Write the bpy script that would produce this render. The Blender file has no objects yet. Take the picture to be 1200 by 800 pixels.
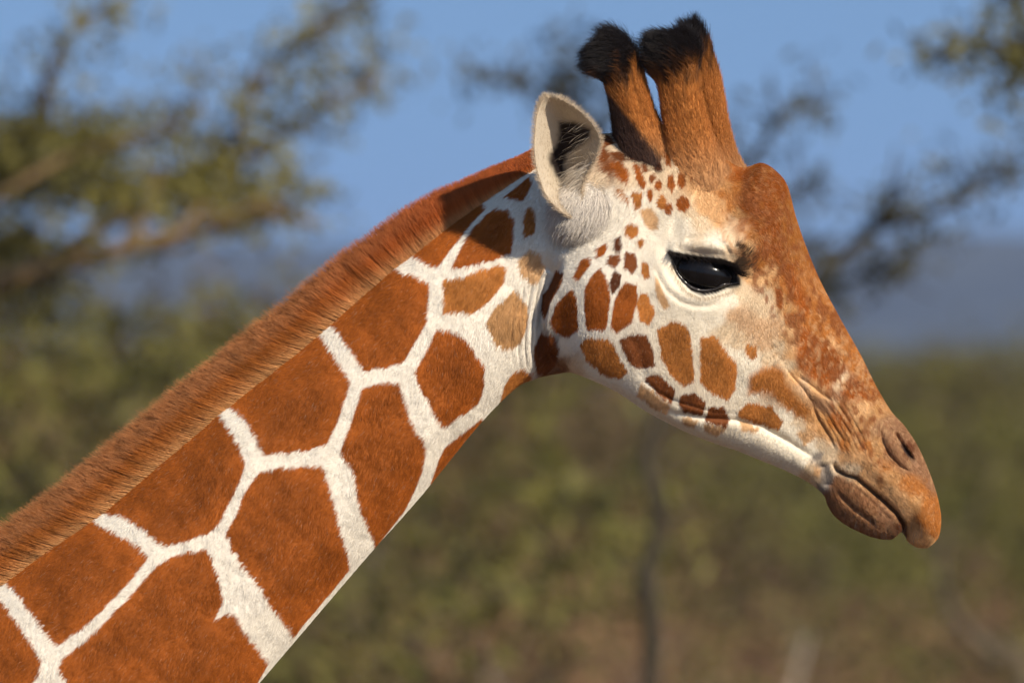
import bpy, math, random
import numpy as np
from mathutils import Vector
from mathutils.kdtree import KDTree

SC = bpy.context.scene
COL = SC.collection
rng = np.random.default_rng(7)
random.seed(7)
ZC = 4.1            # camera height above the ground
CAMD = 12.0         # camera to giraffe

# ------------------------------------------------------------------ camera
cam_d = bpy.data.cameras.new('camera'); cam = bpy.data.objects.new('camera', cam_d); COL.objects.link(cam)
cam.location = (0, -CAMD, ZC); cam.rotation_euler = (math.radians(90), 0, 0)
cam_d.sensor_width = 36; cam_d.lens = 36 * CAMD / 1.2
cam_d.clip_start = .5; cam_d.clip_end = 30000
cam_d.dof.use_dof = True; cam_d.dof.focus_distance = CAMD - .09; cam_d.dof.aperture_fstop = 7.6
SC.camera = cam

# ------------------------------------------------------------------ light
SUN_DIR = Vector((1.0, -1.15, 0.98)).normalized()      # towards the sun
elev = math.asin(SUN_DIR.z); az = math.atan2(SUN_DIR.x, SUN_DIR.y)
w = bpy.data.worlds.new('World'); SC.world = w; w.use_nodes = True
nt = w.node_tree; nt.nodes.clear()
sky = nt.nodes.new('ShaderNodeTexSky'); sky.sky_type = 'NISHITA'; sky.sun_disc = False
sky.sun_elevation = elev; sky.sun_rotation = az; sky.altitude = 900; sky.air_density = 1.0; sky.dust_density = .5; sky.ozone_density = .4
tc = nt.nodes.new('ShaderNodeTexCoord'); vm = nt.nodes.new('ShaderNodeVectorMath'); vm.operation = 'ADD'; vm.inputs[1].default_value = (0, 0, .42)
nm = nt.nodes.new('ShaderNodeVectorMath'); nm.operation = 'NORMALIZE'
bg = nt.nodes.new('ShaderNodeBackground'); bg.inputs[1].default_value = .135
out = nt.nodes.new('ShaderNodeOutputWorld')
nt.links.new(tc.outputs['Generated'], vm.inputs[0]); nt.links.new(vm.outputs[0], nm.inputs[0]); nt.links.new(nm.outputs[0], sky.inputs[0])
tn = nt.nodes.new('ShaderNodeVectorMath'); tn.operation = 'MULTIPLY'; tn.inputs[1].default_value = (.90, 1.03, 1.06)
nt.links.new(sky.outputs[0], tn.inputs[0]); nt.links.new(tn.outputs[0], bg.inputs[0]); nt.links.new(bg.outputs[0], out.inputs[0])
sd = bpy.data.lights.new('sun', 'SUN'); so = bpy.data.objects.new('sun', sd); COL.objects.link(so)
sd.energy = 4.6; sd.angle = math.radians(.53); sd.color = (1, .89, .74)
so.rotation_euler = SUN_DIR.to_track_quat('Z', 'Y').to_euler(); so.location = (5, -6, 12)
SC.view_settings.view_transform = 'Standard'; SC.view_settings.look = 'None'
SC.view_settings.exposure = .28; SC.view_settings.gamma = 1
SC.render.engine = 'CYCLES'
SC.cycles.use_denoising = True
SC.cycles.max_bounces = 6; SC.cycles.diffuse_bounces = 3; SC.cycles.glossy_bounces = 2; SC.cycles.transmission_bounces = 4
SC.cycles.volume_bounces = 0; SC.cycles.transparent_max_bounces = 8
SC.cycles_curves.shape = 'RIBBONS'

# ------------------------------------------------------------------ helpers
def pw(px, py, y=0.0, d=None):
    """picture-plane millimetres -> metres; d = distance from camera for far things"""
    k = 1.0 if d is None else d / CAMD
    if d is not None: y = d - CAMD
    return ((px - 600) / 1000 * k, y, ZC + (400 - py) / 1000 * k)

def tag(o, label=None, cat=None, group=None, kind=None):
    if label: o['label'] = label
    if cat: o['category'] = cat
    if group: o['group'] = group
    if kind: o['kind'] = kind
    return o

def link(name, data, parent=None, mat=None):
    o = bpy.data.objects.new(name, data); COL.objects.link(o)
    if mat is not None: data.materials.append(mat)
    if parent is not None: o.parent = parent
    return o

def empty(name, loc=(0, 0, 0)):
    o = bpy.data.objects.new(name, None); COL.objects.link(o); o.location = loc; o.empty_display_size = .1
    return o

def mesh_np(name, V, F, col=None, smooth=True):
    V = np.asarray(V, np.float32); me = bpy.data.meshes.new(name)
    if isinstance(F, np.ndarray):
        n = F.shape[1]
        me.vertices.add(len(V)); me.vertices.foreach_set('co', V.ravel())
        me.loops.add(F.size); me.loops.foreach_set('vertex_index', F.astype(np.int32).ravel())
        me.polygons.add(len(F)); me.polygons.foreach_set('loop_start', np.arange(0, F.size, n, dtype=np.int32))
        me.polygons.foreach_set('loop_total', np.full(len(F), n, np.int32))
        me.update(calc_edges=True); me.validate()
    else:
        me.from_pydata([tuple(v) for v in V], [], F); me.update()
    if smooth: me.polygons.foreach_set('use_smooth', np.ones(len(me.polygons), bool))
    if col is not None:
        a = me.attributes.new('col', 'FLOAT_COLOR', 'POINT')
        c = np.ones((len(V), 4), np.float32); c[:, :3] = col; a.data.foreach_set('color', c.ravel())
    return me

def hash2(ix, iy, seed):
    h = (ix.astype(np.int64) * 374761393 + iy.astype(np.int64) * 668265263 + seed * 2147483647) & 0xffffffff
    h = ((h ^ (h >> 13)) * 1274126177) & 0xffffffff
    h = ((h ^ (h >> 16)) * 2246822519) & 0xffffffff
    return ((h ^ (h >> 15)) & 0xffff) / 65535.0
def vnoise(x, y, seed=0):
    ix = np.floor(x); iy = np.floor(y); fx = x - ix; fy = y - iy
    fx = fx * fx * (3 - 2 * fx); fy = fy * fy * (3 - 2 * fy)
    a = hash2(ix, iy, seed); b = hash2(ix + 1, iy, seed); c = hash2(ix, iy + 1, seed); d = hash2(ix + 1, iy + 1, seed)
    return (a * (1 - fx) + b * fx) * (1 - fy) + (c * (1 - fx) + d * fx) * fy
def fbm(x, y, seed=0, o=3):
    s = 0; a = .5; t = 0
    for i in range(o):
        s = s + a * vnoise(x * 2 ** i, y * 2 ** i, seed + i * 17); t += a; a *= .5
    return s / t
def sstep(a, b, x):
    t = np.clip((x - a) / (b - a), 0, 1); return t * t * (3 - 2 * t)
def catmull(P, t):
    P = np.asarray(P, float); n = len(P); i = np.clip(np.floor(t).astype(int), 0, n - 2); f = (t - i)[:, None]
    g = lambda k: P[np.clip(k, 0, n - 1)]
    p0, p1, p2, p3 = g(i - 1), g(i), g(i + 1), g(i + 2)
    return .5 * ((2 * p1) + (-p0 + p2) * f + (2 * p0 - 5 * p1 + 4 * p2 - p3) * f ** 2 + (-p0 + 3 * p1 - 3 * p2 + p3) * f ** 3)

# ------------------------------------------------------------------ materials
def principled(name, base=(.5, .5, .5), rough=.6, spec=.3, attr=None, noise=None, bump=None, **kw):
    m = bpy.data.materials.new(name); m.use_nodes = True; n = m.node_tree; b = n.nodes['Principled BSDF']
    b.inputs['Roughness'].default_value = rough; b.inputs['Specular IOR Level'].default_value = spec
    b.inputs['Base Color'].default_value = (*base, 1)
    src = None
    if attr:
        a = n.nodes.new('ShaderNodeAttribute'); a.attribute_name = attr; src = a.outputs['Color']
    if noise:
        sc, lo, hi = noise
        tc = n.nodes.new('ShaderNodeTexCoord'); t = n.nodes.new('ShaderNodeTexNoise'); t.inputs['Scale'].default_value = sc; t.inputs['Detail'].default_value = 5
        n.links.new(tc.outputs['Object'], t.inputs['Vector'])
        r = n.nodes.new('ShaderNodeMapRange'); r.inputs['To Min'].default_value = lo; r.inputs['To Max'].default_value = hi
        r.inputs['From Min'].default_value = .3; r.inputs['From Max'].default_value = .7
        n.links.new(t.outputs[0], r.inputs[0])
        mx = n.nodes.new('ShaderNodeVectorMath'); mx.operation = 'SCALE'
        if src is None:
            mx.inputs[0].default_value = base
        else: n.links.new(src, mx.inputs[0])
        n.links.new(r.outputs[0], mx.inputs['Scale']); src = mx.outputs[0]
    if src is not None: n.links.new(src, b.inputs['Base Color'])
    if bump:
        sc, st, dist = bump
        tc = n.nodes.new('ShaderNodeTexCoord'); t = n.nodes.new('ShaderNodeTexNoise'); t.inputs['Scale'].default_value = sc; t.inputs['Detail'].default_value = 4
        n.links.new(tc.outputs['Object'], t.inputs['Vector'])
        bp = n.nodes.new('ShaderNodeBump'); bp.inputs['Strength'].default_value = st; bp.inputs['Distance'].default_value = dist
        n.links.new(t.outputs[0], bp.inputs['Height']); n.links.new(bp.outputs[0], b.inputs['Normal'])
    for k, v in kw.items(): b.inputs[k.replace('_', ' ')].default_value = v
    return m
M_SKIN = principled('giraffe_hide', attr='col', rough=.75, spec=.2, bump=(900, .5, .002))
M_HAIR = principled('giraffe_hair', attr='col', rough=.7, spec=.08)
M_HAIR_D = principled('dark_hair', attr='col', rough=.5, spec=.25)
M_EYE = principled('eyeball_gloss', base=(.006, .005, .005), rough=.16, spec=.22, noise=(60, .6, 1.6))
M_WET = principled('wet_lid_rim', base=(.03, .025, .022), rough=.2, spec=.6, noise=(200, .6, 1.5))
M_LASH = principled('eyelash', base=(.02, .013, .01), rough=.5, spec=.3, noise=(300, .6, 1.5))

# colours, linear albedo
WHT = np.array((.81, .745, .635)); CRM = np.array((.68, .54, .38)); TAN = np.array((.50, .27, .11)); LTN = np.array((.68, .41, .20))
ORA = np.array((.42, .155, .034)); BRN = np.array((.315, .084, .012)); BRD = np.array((.20, .06, .016)); DRK = np.array((.11, .034, .012))
BLK = np.array((.008, .006, .006)); GRY = np.array((.27, .235, .21)); PNK = np.array((.62, .42, .26)); LIP = np.array((.26, .12, .055)); NOS = np.array((.29, .15, .08))
CN = dict(W=WHT, C=CRM, T=TAN, L=LTN, O=ORA, B=BRN, b=BRD, D=DRK, K=BLK, G=GRY, P=PNK, I=LIP, N=NOS)

# ------------------------------------------------------------------ coat pattern
PATCH = [  # colour code, edge raggedness, polygon in the side plane
('B',1,[(-60,650),(0,695),(12,707),(27,730),(42,750),(54,767),(52,785),(40,800),(0,835),(-60,880),(-110,700)]),
('B',1,[(5,668),(12,681),(25,695),(42,717),(60,740),(72,754),(100,735),(125,712),(150,687),(172,660),(179,649),(160,632),(132,620),(115,609),(108,592)]),
('B',1,[(110,590),(125,600),(150,606),(167,615),(182,627),(197,639),(220,632),(247,622),(260,612),(272,587),(285,560),(292,540),(284,522),(272,502),(262,489),(255,475)]),
('B',1,[(266,468),(277,481),(292,495),(302,512),(312,532),(332,530),(362,526),(385,521),(395,500),(410,459),(414,447),(402,430),(390,412),(380,396),(370,382)]),
('B',1,[(382,372),(392,384),(402,397),(415,412),(427,434),(450,430),(475,425),(487,402),(502,377),(504,350),(505,330),(490,324),(475,321),(462,308)]),
('B',1,[(480,295),(492,307),(505,312),(513,315),(519,308),(530,292),(545,275),(558,258),(572,243),(560,228)]),
('B',1,[(529,314),(540,292),(555,267),(570,252),(582,243),(594,246),(603,256),(604,268),(600,298),(575,306),(550,312)]),
('B',.6,[(590,232),(604,220),(622,206),(625,214),(618,230),(614,237),(602,234)]),
('O',.6,[(618,242),(626,244),(629,260),(627,274),(614,280),(613,260)]),
('O',1,[(520,327),(540,324),(565,315),(590,310),(595,315),(592,332),(580,347),(567,360),(552,369),(540,366),(520,367)]),
('B',1,[(512,385),(527,387),(547,395),(557,412),(569,430),(569,450),(567,462),(560,475),(535,490),(522,500),(515,495),(502,470),(492,450),(487,435),(500,410)]),
('B',1,[(427,452),(447,448),(470,447),(477,472),(485,495),(500,520),(502,527),(496,552),(487,575),(477,595),(460,617),(442,639),(432,615),(422,590),(417,560),(410,545),(400,527),(410,502),(420,472)]),
('B',1,[(307,550),(325,547),(365,544),(382,544),(387,565),(397,600),(400,615),(410,647),(412,665),(390,692),(360,727),(346,745),(325,715),(302,677),(290,665),(275,640),(267,622),(280,600),(287,577)]),
('B',1,[(185,662),(200,651),(220,644),(246,639),(250,647),(262,680),(265,702),(256,722),(270,714),(280,720),(297,747),(317,775),(300,805),(262,850),(160,900),(100,850),(85,800),(72,780),(80,765),(100,750),(122,730),(150,702),(172,677)]),
('B',1,[(530,515),(550,500),(565,487),(578,490),(560,515),(535,540),(505,566),(515,537),(522,522)]),
('O',1,[(588,468),(592,450),(600,437),(612,430),(622,433),(626,445),(606,470)]),
('T',1,[(602,340),(612,347),(620,360),(619,380),(610,402),(592,412),(582,405),(569,379),(580,360)]),
('L',1,[(607,305),(620,292),(635,300),(639,315),(632,332),(622,332),(610,320)]),
('b',.6,[(652,317),(661,318),(658,332),(645,353),(638,372),(635,365),(636,345),(643,338)]),
('b',.6,[(634,388),(650,393),(657,410),(652,428),(640,440),(630,438),(625,420),(626,405)]),  # behind the jaw: the jaw's shadow painted into the patch colour
('B',.6,[(670,339),(675,347),(677,385),(665,395),(650,387),(645,375),(652,355)]),
('B',.6,[(703,315),(710,325),(714,347),(710,382),(705,386),(687,385),(684,360),(686,337),(695,322)]),
('B',.6,[(732,331),(745,335),(746,350),(740,377),(722,389),(715,385),(719,355),(725,340)]),
('O',.6,[(750,344),(757,345),(766,367),(760,379),(750,375),(746,355)]),
('D',.4,[(720,317),(727,322),(725,335),(717,345),(714,332)]),
('B',.4,[(682,305),(691,302),(692,310),(677,329),(672,325)]),
('B',.4,[(700,292),(710,285),(713,287),(707,300),(700,302)]),
('D',.4,[(721,280),(727,277),(729,290),(725,297),(720,292)]),
('b',.4,[(714,300),(725,299),(727,305),(720,314),(712,310)]),
('b',.4,[(732,297),(742,297),(746,312),(740,321),(731,315)]),
('O',.4,[(752,307),(758,309),(760,325),(754,328),(751,320)]),
('L',.5,[(767,325),(775,340),(783,358),(778,362),(771,355),(767,340)]),
('O',.4,[(733,265),(740,261),(747,266),(747,275),(740,279),(733,275)]),
('O',.3,[(746,283),(752,280),(754,285),(750,290)]),
('L',.4,[(750,246),(763,244),(771,258),(770,270),(763,271),(755,263)]),
('B',.4,[(793,236),(799,232),(805,235),(807,243),(802,251),(794,249),(792,242)]),
('O',.4,[(769,239),(775,229),(780,237),(779,247),(772,246)]),
('B',.4,[(780,242),(785,240),(787,247),(784,255),(779,251)]),
('B',.3,[(757,225),(762,222),(765,228),(762,236),(758,232)]),
('O',.4,[(740,225),(751,227),(750,242),(745,246),(742,236)]),
('B',.3,[(767,216),(772,213),(775,219),(772,225),(768,222)]),
('B',.3,[(782,209),(787,208),(789,220),(786,229),(781,220)]),
('B',.3,[(794,206),(801,206),(802,218),(797,225),(793,218)]),
('b',.3,[(760,207),(766,205),(768,210),(762,216)]),
('B',.4,[(716,192),(730,190),(737,205),(736,215),(727,210)]),
('B',.4,[(742,192),(749,195),(756,215),(753,223),(746,211)]),
('b',.3,[(703,162),(715,159),(722,168),(711,172)]),
('b',.3,[(727,163),(740,162),(745,172),(731,174)]),
('b',.3,[(716,179),(730,179),(736,188),(725,189)]),
('b',.3,[(739,179),(747,181),(747,188),(740,187)]),
('b',.3,[(752,192),(759,192),(760,201),(754,203)]),
('D',.3,[(766,185),(772,187),(775,202),(769,205)]),
('B',.3,[(777,183),(784,184),(785,198),(780,197)]),
('B',.3,[(808,206),(812,206),(811,214),(808,213)]),
('b',.5,[(698,176),(708,172),(716,182),(712,190),(702,188)]),
('O',.5,[(722,220),(729,222),(738,236),(735,238)]),
('O',.9,[(680,402),(687,396),(712,397),(719,407),(735,435),(727,442),(707,439),(687,422)]),
('b',.7,[(725,397),(740,392),(757,392),(762,405),(767,427),(745,431),(735,420)]),
('O',.7,[(769,386),(785,377),(800,380),(807,387),(810,412),(812,445),(800,451),(787,440),(775,420)]),
('O',.9,[(820,395),(835,394),(850,412),(862,427),(860,455),(852,467),(835,460),(820,447)]),
('O',1.3,[(877,440),(893,430),(912,430),(920,447),(930,462),(948,480),(940,492),(920,477),(902,460),(877,459)]),
('b',.6,[(755,442),(770,437),(790,456),(786,472),(772,462)]),
('L',.7,[(750,450),(760,455),(785,475),(780,484),(762,475),(747,462)]),
('b',.6,[(797,462),(812,459),(826,470),(822,485),(800,481),(795,472)]),
('b',.6,[(830,476),(847,476),(854,490),(850,499),(825,492)]),
('L',.8,[(800,487),(817,492),(812,500),(800,495)]),
('L',.8,[(825,495),(850,500),(840,509),(825,504)]),
('O',.9,[(865,480),(875,471),(902,475),(916,492),(912,502),(890,495),(865,487)]),
('L',1,[(865,491),(889,500),(885,505),(868,503)]),
('L',1,[(932,507),(945,501),(954,510),(942,520)]),
('O',1,[(874,402),(884,405),(885,417),(879,421),(872,412)]),
('B',.6,[(907,337),(913,337),(916,350),(914,362),(909,358)]),
('B',.6,[(917,366),(921,366),(923,377),(919,380)]),
('B',1.2,[(936,380),(950,392),(980,410),(990,430),(970,454),(945,440),(931,427),(932,407)]),
('B',1.2,[(995,437),(1006,448),(1017,465),(995,470),(985,460)]),
('B',1.2,[(905,285),(920,300),(935,330),(948,362),(940,372),(925,345),(912,318)]),
]
PTS = """700,168 T;720,165 C;735,160 b;745,160 D;705,160 D;760,175 C;730,205 C;715,200 b;755,205 C;775,215 C;790,200 C;805,200 T;815,190 O;840,190 O;820,215 L;
790,175 O;770,160 O;800,160 O;850,200 O;862,205 B;880,205 B;895,205 B;905,220 B;895,235 B;880,230 B;862,222 O;870,245 B;900,255 B;918,250 O;885,262 B;905,275 B;925,275 O;895,290 B;912,300 B;935,300 O;
848,222 T;835,215 L;830,235 L;845,240 L;820,245 L;838,255 L;855,262 P;866,272 P;850,275 C;822,262 C;808,250 C;800,265 W;785,265 W;775,285 W;840,282 W;858,288 C;872,290 L;875,275 O;862,250 T;852,240 O;845,228 O;
760,300 W;748,240 W;760,260 W;770,310 W;775,330 W;790,345 W;800,355 W;820,360 W;850,352 W;870,342 C;882,325 L;890,310 O;900,320 L;905,335 T;893,345 C;915,330 O;930,345 O;922,355 T;
895,365 C;860,370 P;875,380 P;890,380 P;850,385 C;840,372 W;905,385 P;895,400 P;912,405 C;900,420 C;865,400 C;880,425 W;860,415 W;868,445 W;815,380 W;920,395 L;925,415 L;922,425 C;
935,370 O;945,375 O;960,375 O;972,385 O;960,395 O;985,400 O;975,405 L;995,415 O;990,400 O;1002,430 O;1010,440 O;1020,460 O;985,440 C;980,455 C;990,452 L;955,450 L;965,462 L;975,468 P;1010,475 L;1000,480 L;985,475 T;970,475 N;960,470 N;1028,480 T;
940,450 P;930,440 L;925,470 T;945,485 T;935,495 C;920,485 W;950,500 L;962,500 T;930,505 W;915,500 W;958,490 T;970,495 O;980,490 B;990,498 O;1000,505 T;1015,495 T;1025,500 N;1035,495 N;1048,502 N;1040,515 N;1045,530 N;1060,510 N;1072,530 N;1080,545 N;1060,545 N;1065,525 D;
975,510 T;985,520 O;1000,520 T;1015,520 O;1025,520 T;1020,535 T;1035,545 O;1000,535 L;985,535 L;990,548 C;1000,550 C;1010,555 L;1020,562 L;1012,545 T;1030,560 T;1040,575 L;1050,588 L;1045,560 T;1060,565 O;1075,570 O;1090,565 N;1098,595 O;1085,590 O;1070,590 T;1060,600 L;1068,615 T;1080,610 O;1095,620 O;1085,632 L;1075,630 L;
958,532 G;950,525 W;945,520 W;965,545 G;970,550 G;962,555 G;975,530 C;968,535 C;960,520 C;975,545 C;966,565 G;
980,565 I;990,570 I;1000,580 I;1010,585 I;1020,595 I;1030,600 N;1040,610 N;1045,620 N;1030,618 I;1010,610 I;995,600 I;980,590 I;975,580 I;1020,620 I;1050,615 D;
900,520 W;870,508 W;920,530 W;940,540 W;900,535 W;930,550 W;950,560 C;955,552 L;947,548 C;860,520 W;840,515 W;800,500 W;760,480 W;720,455 W;690,440 W;675,434 C;655,434 I;
660,400 W;650,400 G;680,390 W;640,330 W;600,300 W;640,280 W;700,270 W;690,300 W;722,250 W;712,232 W;705,210 C;690,240 W;735,245 W;730,270 W;560,400 W;500,400 W;300,500 W;200,700 W;610,420 W;625,400 W;590,330 W;640,230 W;610,220 W;650,200 W;680,180 C""".replace('\n', '')
CP = []; CC = []
for s in PTS.split(';'):
    a, b = s.split(); x, y = a.split(','); CP.append((float(x), float(y))); CC.append(CN[b])
CP = np.array(CP); CC = np.array(CC)

def poly_sd(px, py, P):
    """signed distance, inside positive"""
    P = np.asarray(P, float); Q = np.roll(P, -1, 0)
    d2 = np.full(px.shape, 1e9); ins = np.zeros(px.shape, bool)
    for (ax, ay), (bx, by) in zip(P, Q):
        ex, ey = bx - ax, by - ay; t = np.clip(((px - ax) * ex + (py - ay) * ey) / (ex * ex + ey * ey + 1e-9), 0, 1)
        d2 = np.minimum(d2, (px - ax - t * ex) ** 2 + (py - ay - t * ey) ** 2)
        c = ((ay > py) != (by > py)) & (px < (bx - ax) * (py - ay) / (by - ay + 1e-12) + ax); ins ^= c
    d = np.sqrt(d2); return np.where(ins, d, -d)

def line_d(px, py, P):
    P = np.asarray(P, float); d2 = np.full(px.shape, 1e9); sg = np.zeros(px.shape); tt = np.zeros(px.shape); n = len(P) - 1
    for i in range(n):
        (ax, ay), (bx, by) = P[i], P[i + 1]; ex, ey = bx - ax, by - ay; L2 = ex * ex + ey * ey
        t = np.clip(((px - ax) * ex + (py - ay) * ey) / L2, 0, 1); q = (px - ax - t * ex) ** 2 + (py - ay - t * ey) ** 2
        m = q < d2; d2 = np.where(m, q, d2); cr = ex * (py - ay) - ey * (px - ax)
        sg = np.where(m, np.sign(cr), sg); tt = np.where(m, (i + t) / n, tt)
    return np.sqrt(d2), sg, tt

MOUTH = [(974, 540), (980, 550), (990, 556), (1002, 559), (1015, 570), (1035, 587), (1049, 600), (1057, 612), (1060, 628)]
EYE_DARK = [(779, 294), (795, 297), (812, 300), (830, 303), (848, 304), (858, 314), (866, 327), (866, 335), (850, 338), (838, 344), (822, 347), (808, 341), (797, 327), (788, 312)]
NOSTRIL = [(1047, 506), (1053, 517), (1061, 528), (1072, 543)]
def coat(px, py, rag=1.0):
    px = np.asarray(px, float); py = np.asarray(py, float)
    # two-pass inverse distance of colour points, in chunks
    out = np.empty(px.shape + (3,))
    wx = px + 5 * (vnoise(px / 7, py / 7, 3) - .5) + 3 * (vnoise(px / 2, py / 2, 4) - .5); wy = py + 5 * (vnoise(px / 7, py / 7, 5) - .5)
    head = px > 590
    out[~head] = WHT
    idx = np.where(head)[0]
    for c in range(0, len(idx), 20000):
        k = idx[c:c + 20000]
        d2 = (wx[k, None] - CP[None, :, 0]) ** 2 + (wy[k, None] - CP[None, :, 1]) ** 2
        W = 1 / (d2 + 25) ** 2.6
        out[k] = (W @ CC) / W.sum(1, keepdims=True)
    tb = sstep(590, 640, px)[:, None]; out = out * tb + WHT * (1 - tb)
    out = out * (1 - (1 - np.array((1, .965, .89))) * sstep(690, 800, px)[:, None])
    # jagged query position: teeth run along the hair
    hx, hy = -.5, .86
    u = px * hx + py * hy; v = -px * hy + py * hx
    tooth = (vnoise(u / 9, v / 2.0, 11) - .5) * 5.5 + (vnoise(u / 5, v / 1.1, 12) - .5) * 3 + (vnoise(u / 16, v / 6, 18) - .5) * 4
    jx = px + tooth * hx * rag; jy = py + tooth * hy * rag
    cov = np.zeros(px.shape, bool)
    for code, ra, P in PATCH:
        P = np.asarray(P, float); lo = P.min(0) - 8; hi = P.max(0) + 8
        m = np.where((px > lo[0]) & (px < hi[0]) & (py > lo[1]) & (py < hi[1]))[0]
        if not len(m): continue
        qx = px[m] + (jx[m] - px[m]) * ra * .9; qy = py[m] + (jy[m] - py[m]) * ra * .9
        sd = poly_sd(qx, qy, P) - .5 + 1.1 * (P[:, 0].mean() > 640)
        soft = .7 if code not in 'L' else 1.6
        if ra >= 1.2: soft = 5
        a = sstep(-soft, soft, sd)[:, None]
        base = CN[code].copy()
        var = .68 + .60 * fbm(px[m] / 26, py[m] / 26, 31)
        if code == 'O' : base = base * (1.12 - .18 * sstep(0, 16, sd))[:, None] if ra > .5 else base
        if ra >= 1 and code == 'B': var = var * (1.10 - .20 * sstep(3, 30, sd))
        if code == 'L': base = base * (1.05 - .25 * fbm(px[m] / 3, py[m] / 18, 9))[:, None]
        cm = base * np.asarray(var)[:, None]
        out[m] = out[m] * (1 - a) + cm * a; cov[m] |= sd > 0
    # invented patches where the photograph stops (lower neck, trunk)
    m = np.where(((px < -25) | (py > 835)) & ~cov)[0]
    if len(m):
        G = 210.0; gx = px[m] / G; gy = py[m] / G; ix = np.floor(gx); iy = np.floor(gy); d1 = np.full(len(m), 9.); d2 = np.full(len(m), 9.)
        for dx in (-1, 0, 1):
            for dy in (-1, 0, 1):
                cx = ix + dx + .15 + .7 * hash2(ix + dx, iy + dy, 71); cy = iy + dy + .15 + .7 * hash2(ix + dx, iy + dy, 72)
                d = np.hypot(gx - cx, gy - cy); d2 = np.where(d < d1, d1, np.minimum(d2, d)); d1 = np.minimum(d1, d)
        leg = sstep(3000, 3700, py[m])
        a = (sstep(.06, .09, d2 - d1) * (1 - leg))[:, None]
        out[m] = WHT * (1 - a) + BRN * a
    # soft streaks and freckles
    st = fbm(u / 30, v / 1.6, 41); out *= (1 + (st - .5) * np.where(out[:, 2] > .4, .10, .34))[:, None]
    head = sstep(640, 700, px)
    fre = vnoise(px / 2.2, py / 2.2, 51); fb = (vnoise(u / 5, v / 1.6, 52) > .80) * sstep(860, 880, px) * (1 - sstep(925, 945, px)) * sstep(335, 350, py) * (1 - sstep(420, 435, py)); out *= (1 - .35 * fb)[:, None]; f = (fre > .80) * sstep(960, 1000, px) * sstep(520, 540, py) * (1 - sstep(1040, 1070, px))
    out *= (1 - .55 * f)[:, None]
    # ginger dapple around brow and bridge
    dap = sstep(.5, .75, fbm(px / 5, py / 8, 61)) * sstep(825, 850, px) * (1 - sstep(930, 960, px)) * (1 - sstep(300, 330, py))
    out = out * (1 - .5 * dap[:, None]) + ORA * .5 * dap[:, None]
    fl = sstep(.52, .7, fbm((px - py * .6) / 9, (px * .6 + py) / 3.2, 66)) * sstep(850, 880, px) * sstep(360, 380, py) * (1 - sstep(920, 940, px)) * (1 - sstep(410, 430, py))
    out = out * (1 - .5 * fl[:, None]) + TAN * .5 * fl[:, None]
    gz = sstep(840, 880, px) * (1 - sstep(1020, 1060, px)) * (1 - sstep(0, 30, py - (px - 840) * 1.55 - 260))
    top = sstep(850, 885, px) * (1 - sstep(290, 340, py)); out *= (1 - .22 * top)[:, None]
    g1 = sstep(.52, .72, vnoise(u / 4.5, v / 1.7, 67)) * gz * (.18 + .4 * sstep(300, 400, py)); out = out * (1 - g1[:, None]) + LTN * .8 * g1[:, None]
    g2 = sstep(.42, .68, fbm(px / 7, py / 10, 68)) * gz * .8; out = out * (1 - g2[:, None]) + BRD * 1.2 * g2[:, None]
    gm = sstep(965, 1000, px) * 1.0; g3 = sstep(.55, .8, vnoise(px / 1.9, py / 1.9, 69)) * gm * .28; out = out * (1 - g3[:, None]) + LIP * .7 * g3[:, None]
    g4 = sstep(.62, .85, vnoise(u / 4, v / 1.5, 70)) * gm * .28; out = out * (1 - g4[:, None]) + LTN * g4[:, None]
    dk = .75 * np.exp(-((px - 864) / 9) ** 2 - ((py - 313) / 10) ** 2); out = out * (1 - dk[:, None]) + DRK * .6 * dk[:, None]
    # black lid margins, and darker colour along the nostril and mouth lines
    sd = poly_sd(px, py, EYE_DARK); a = sstep(-2.0, 1.5, sd)[:, None]; out = out * (1 - a) + BLK * a
    d, sg, t = line_d(px, py, MOUTH); a = ((1 - sstep(.8, 4.5, d)) * .75 * np.clip(t * 6, .3, 1))[:, None]; out = out * (1 - a) + DRK * .5 * a
    d, sg, t = line_d(px, py, NOSTRIL[1:]); a = ((1 - sstep(1.5, 4, d)) * .9 * np.sin(np.clip(t, 0.05, .95) * 3.14))[:, None]; out = out * (1 - a) + BLK * 2 * a
    return np.clip(out, .003, .85)

# ------------------------------------------------------------------ giraffe body: one continuous surface
# stations: crest x,y  throat x,y  half width (mm)
ST = [(-2775,2215,-2760,2300,30),(-2760,2180,-2730,2340,120),(-2650,2090,-2600,2420,215),(-2350,1950,-2350,2490,280),(-1900,1780,-1850,2540,305),(-1500,1660,-1380,2520,285),
(-1260,1600,-960,2330,230),(-1040,1500,-650,1960,185),(-800,1330,-400,1640,150),(-450,1038,-120,1330,128),(-150,798,100,1055,112),
(3,670,212,910,103),(110,596,296,808,97),(190,530,365,727,92),(273,462,430,651,87),(350,402,493,580,82),(438,327,560,498,77),(514,267,603,455,72),(575,223,628,443,68),
(618,195,643,439,68),(650,172,655,437,74),(690,160,670,436,84),(735,156,692,444,92),(775,160,722,458,96),(815,172,757,481,98),(850,188,795,501,96),(870,197,820,512,93),(892,192,842,520,89),
(909,201,866,528,84),(922,218,890,538,77),(932,254,915,548,71),(945,292,938,559,65),(962,332,954,569,59),(985,375,966,580,54),(1008,416,971,592,50),(1027,454,977,602,49),
(1044,482,988,612,49),(1060,500,1004,621,50),(1075,523,1024,629,50),(1088,552,1043,631,49),(1096,575,1056,623,47),(1101,597,1065,634,43),(1102,612,1074,640,36),(1100,626,1084,641,24),(1096,633,1090,639,8)]
ST = np.array(ST, float)
tt = np.linspace(0, len(ST) - 1, 6000); S = catmull(ST, tt)
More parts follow.
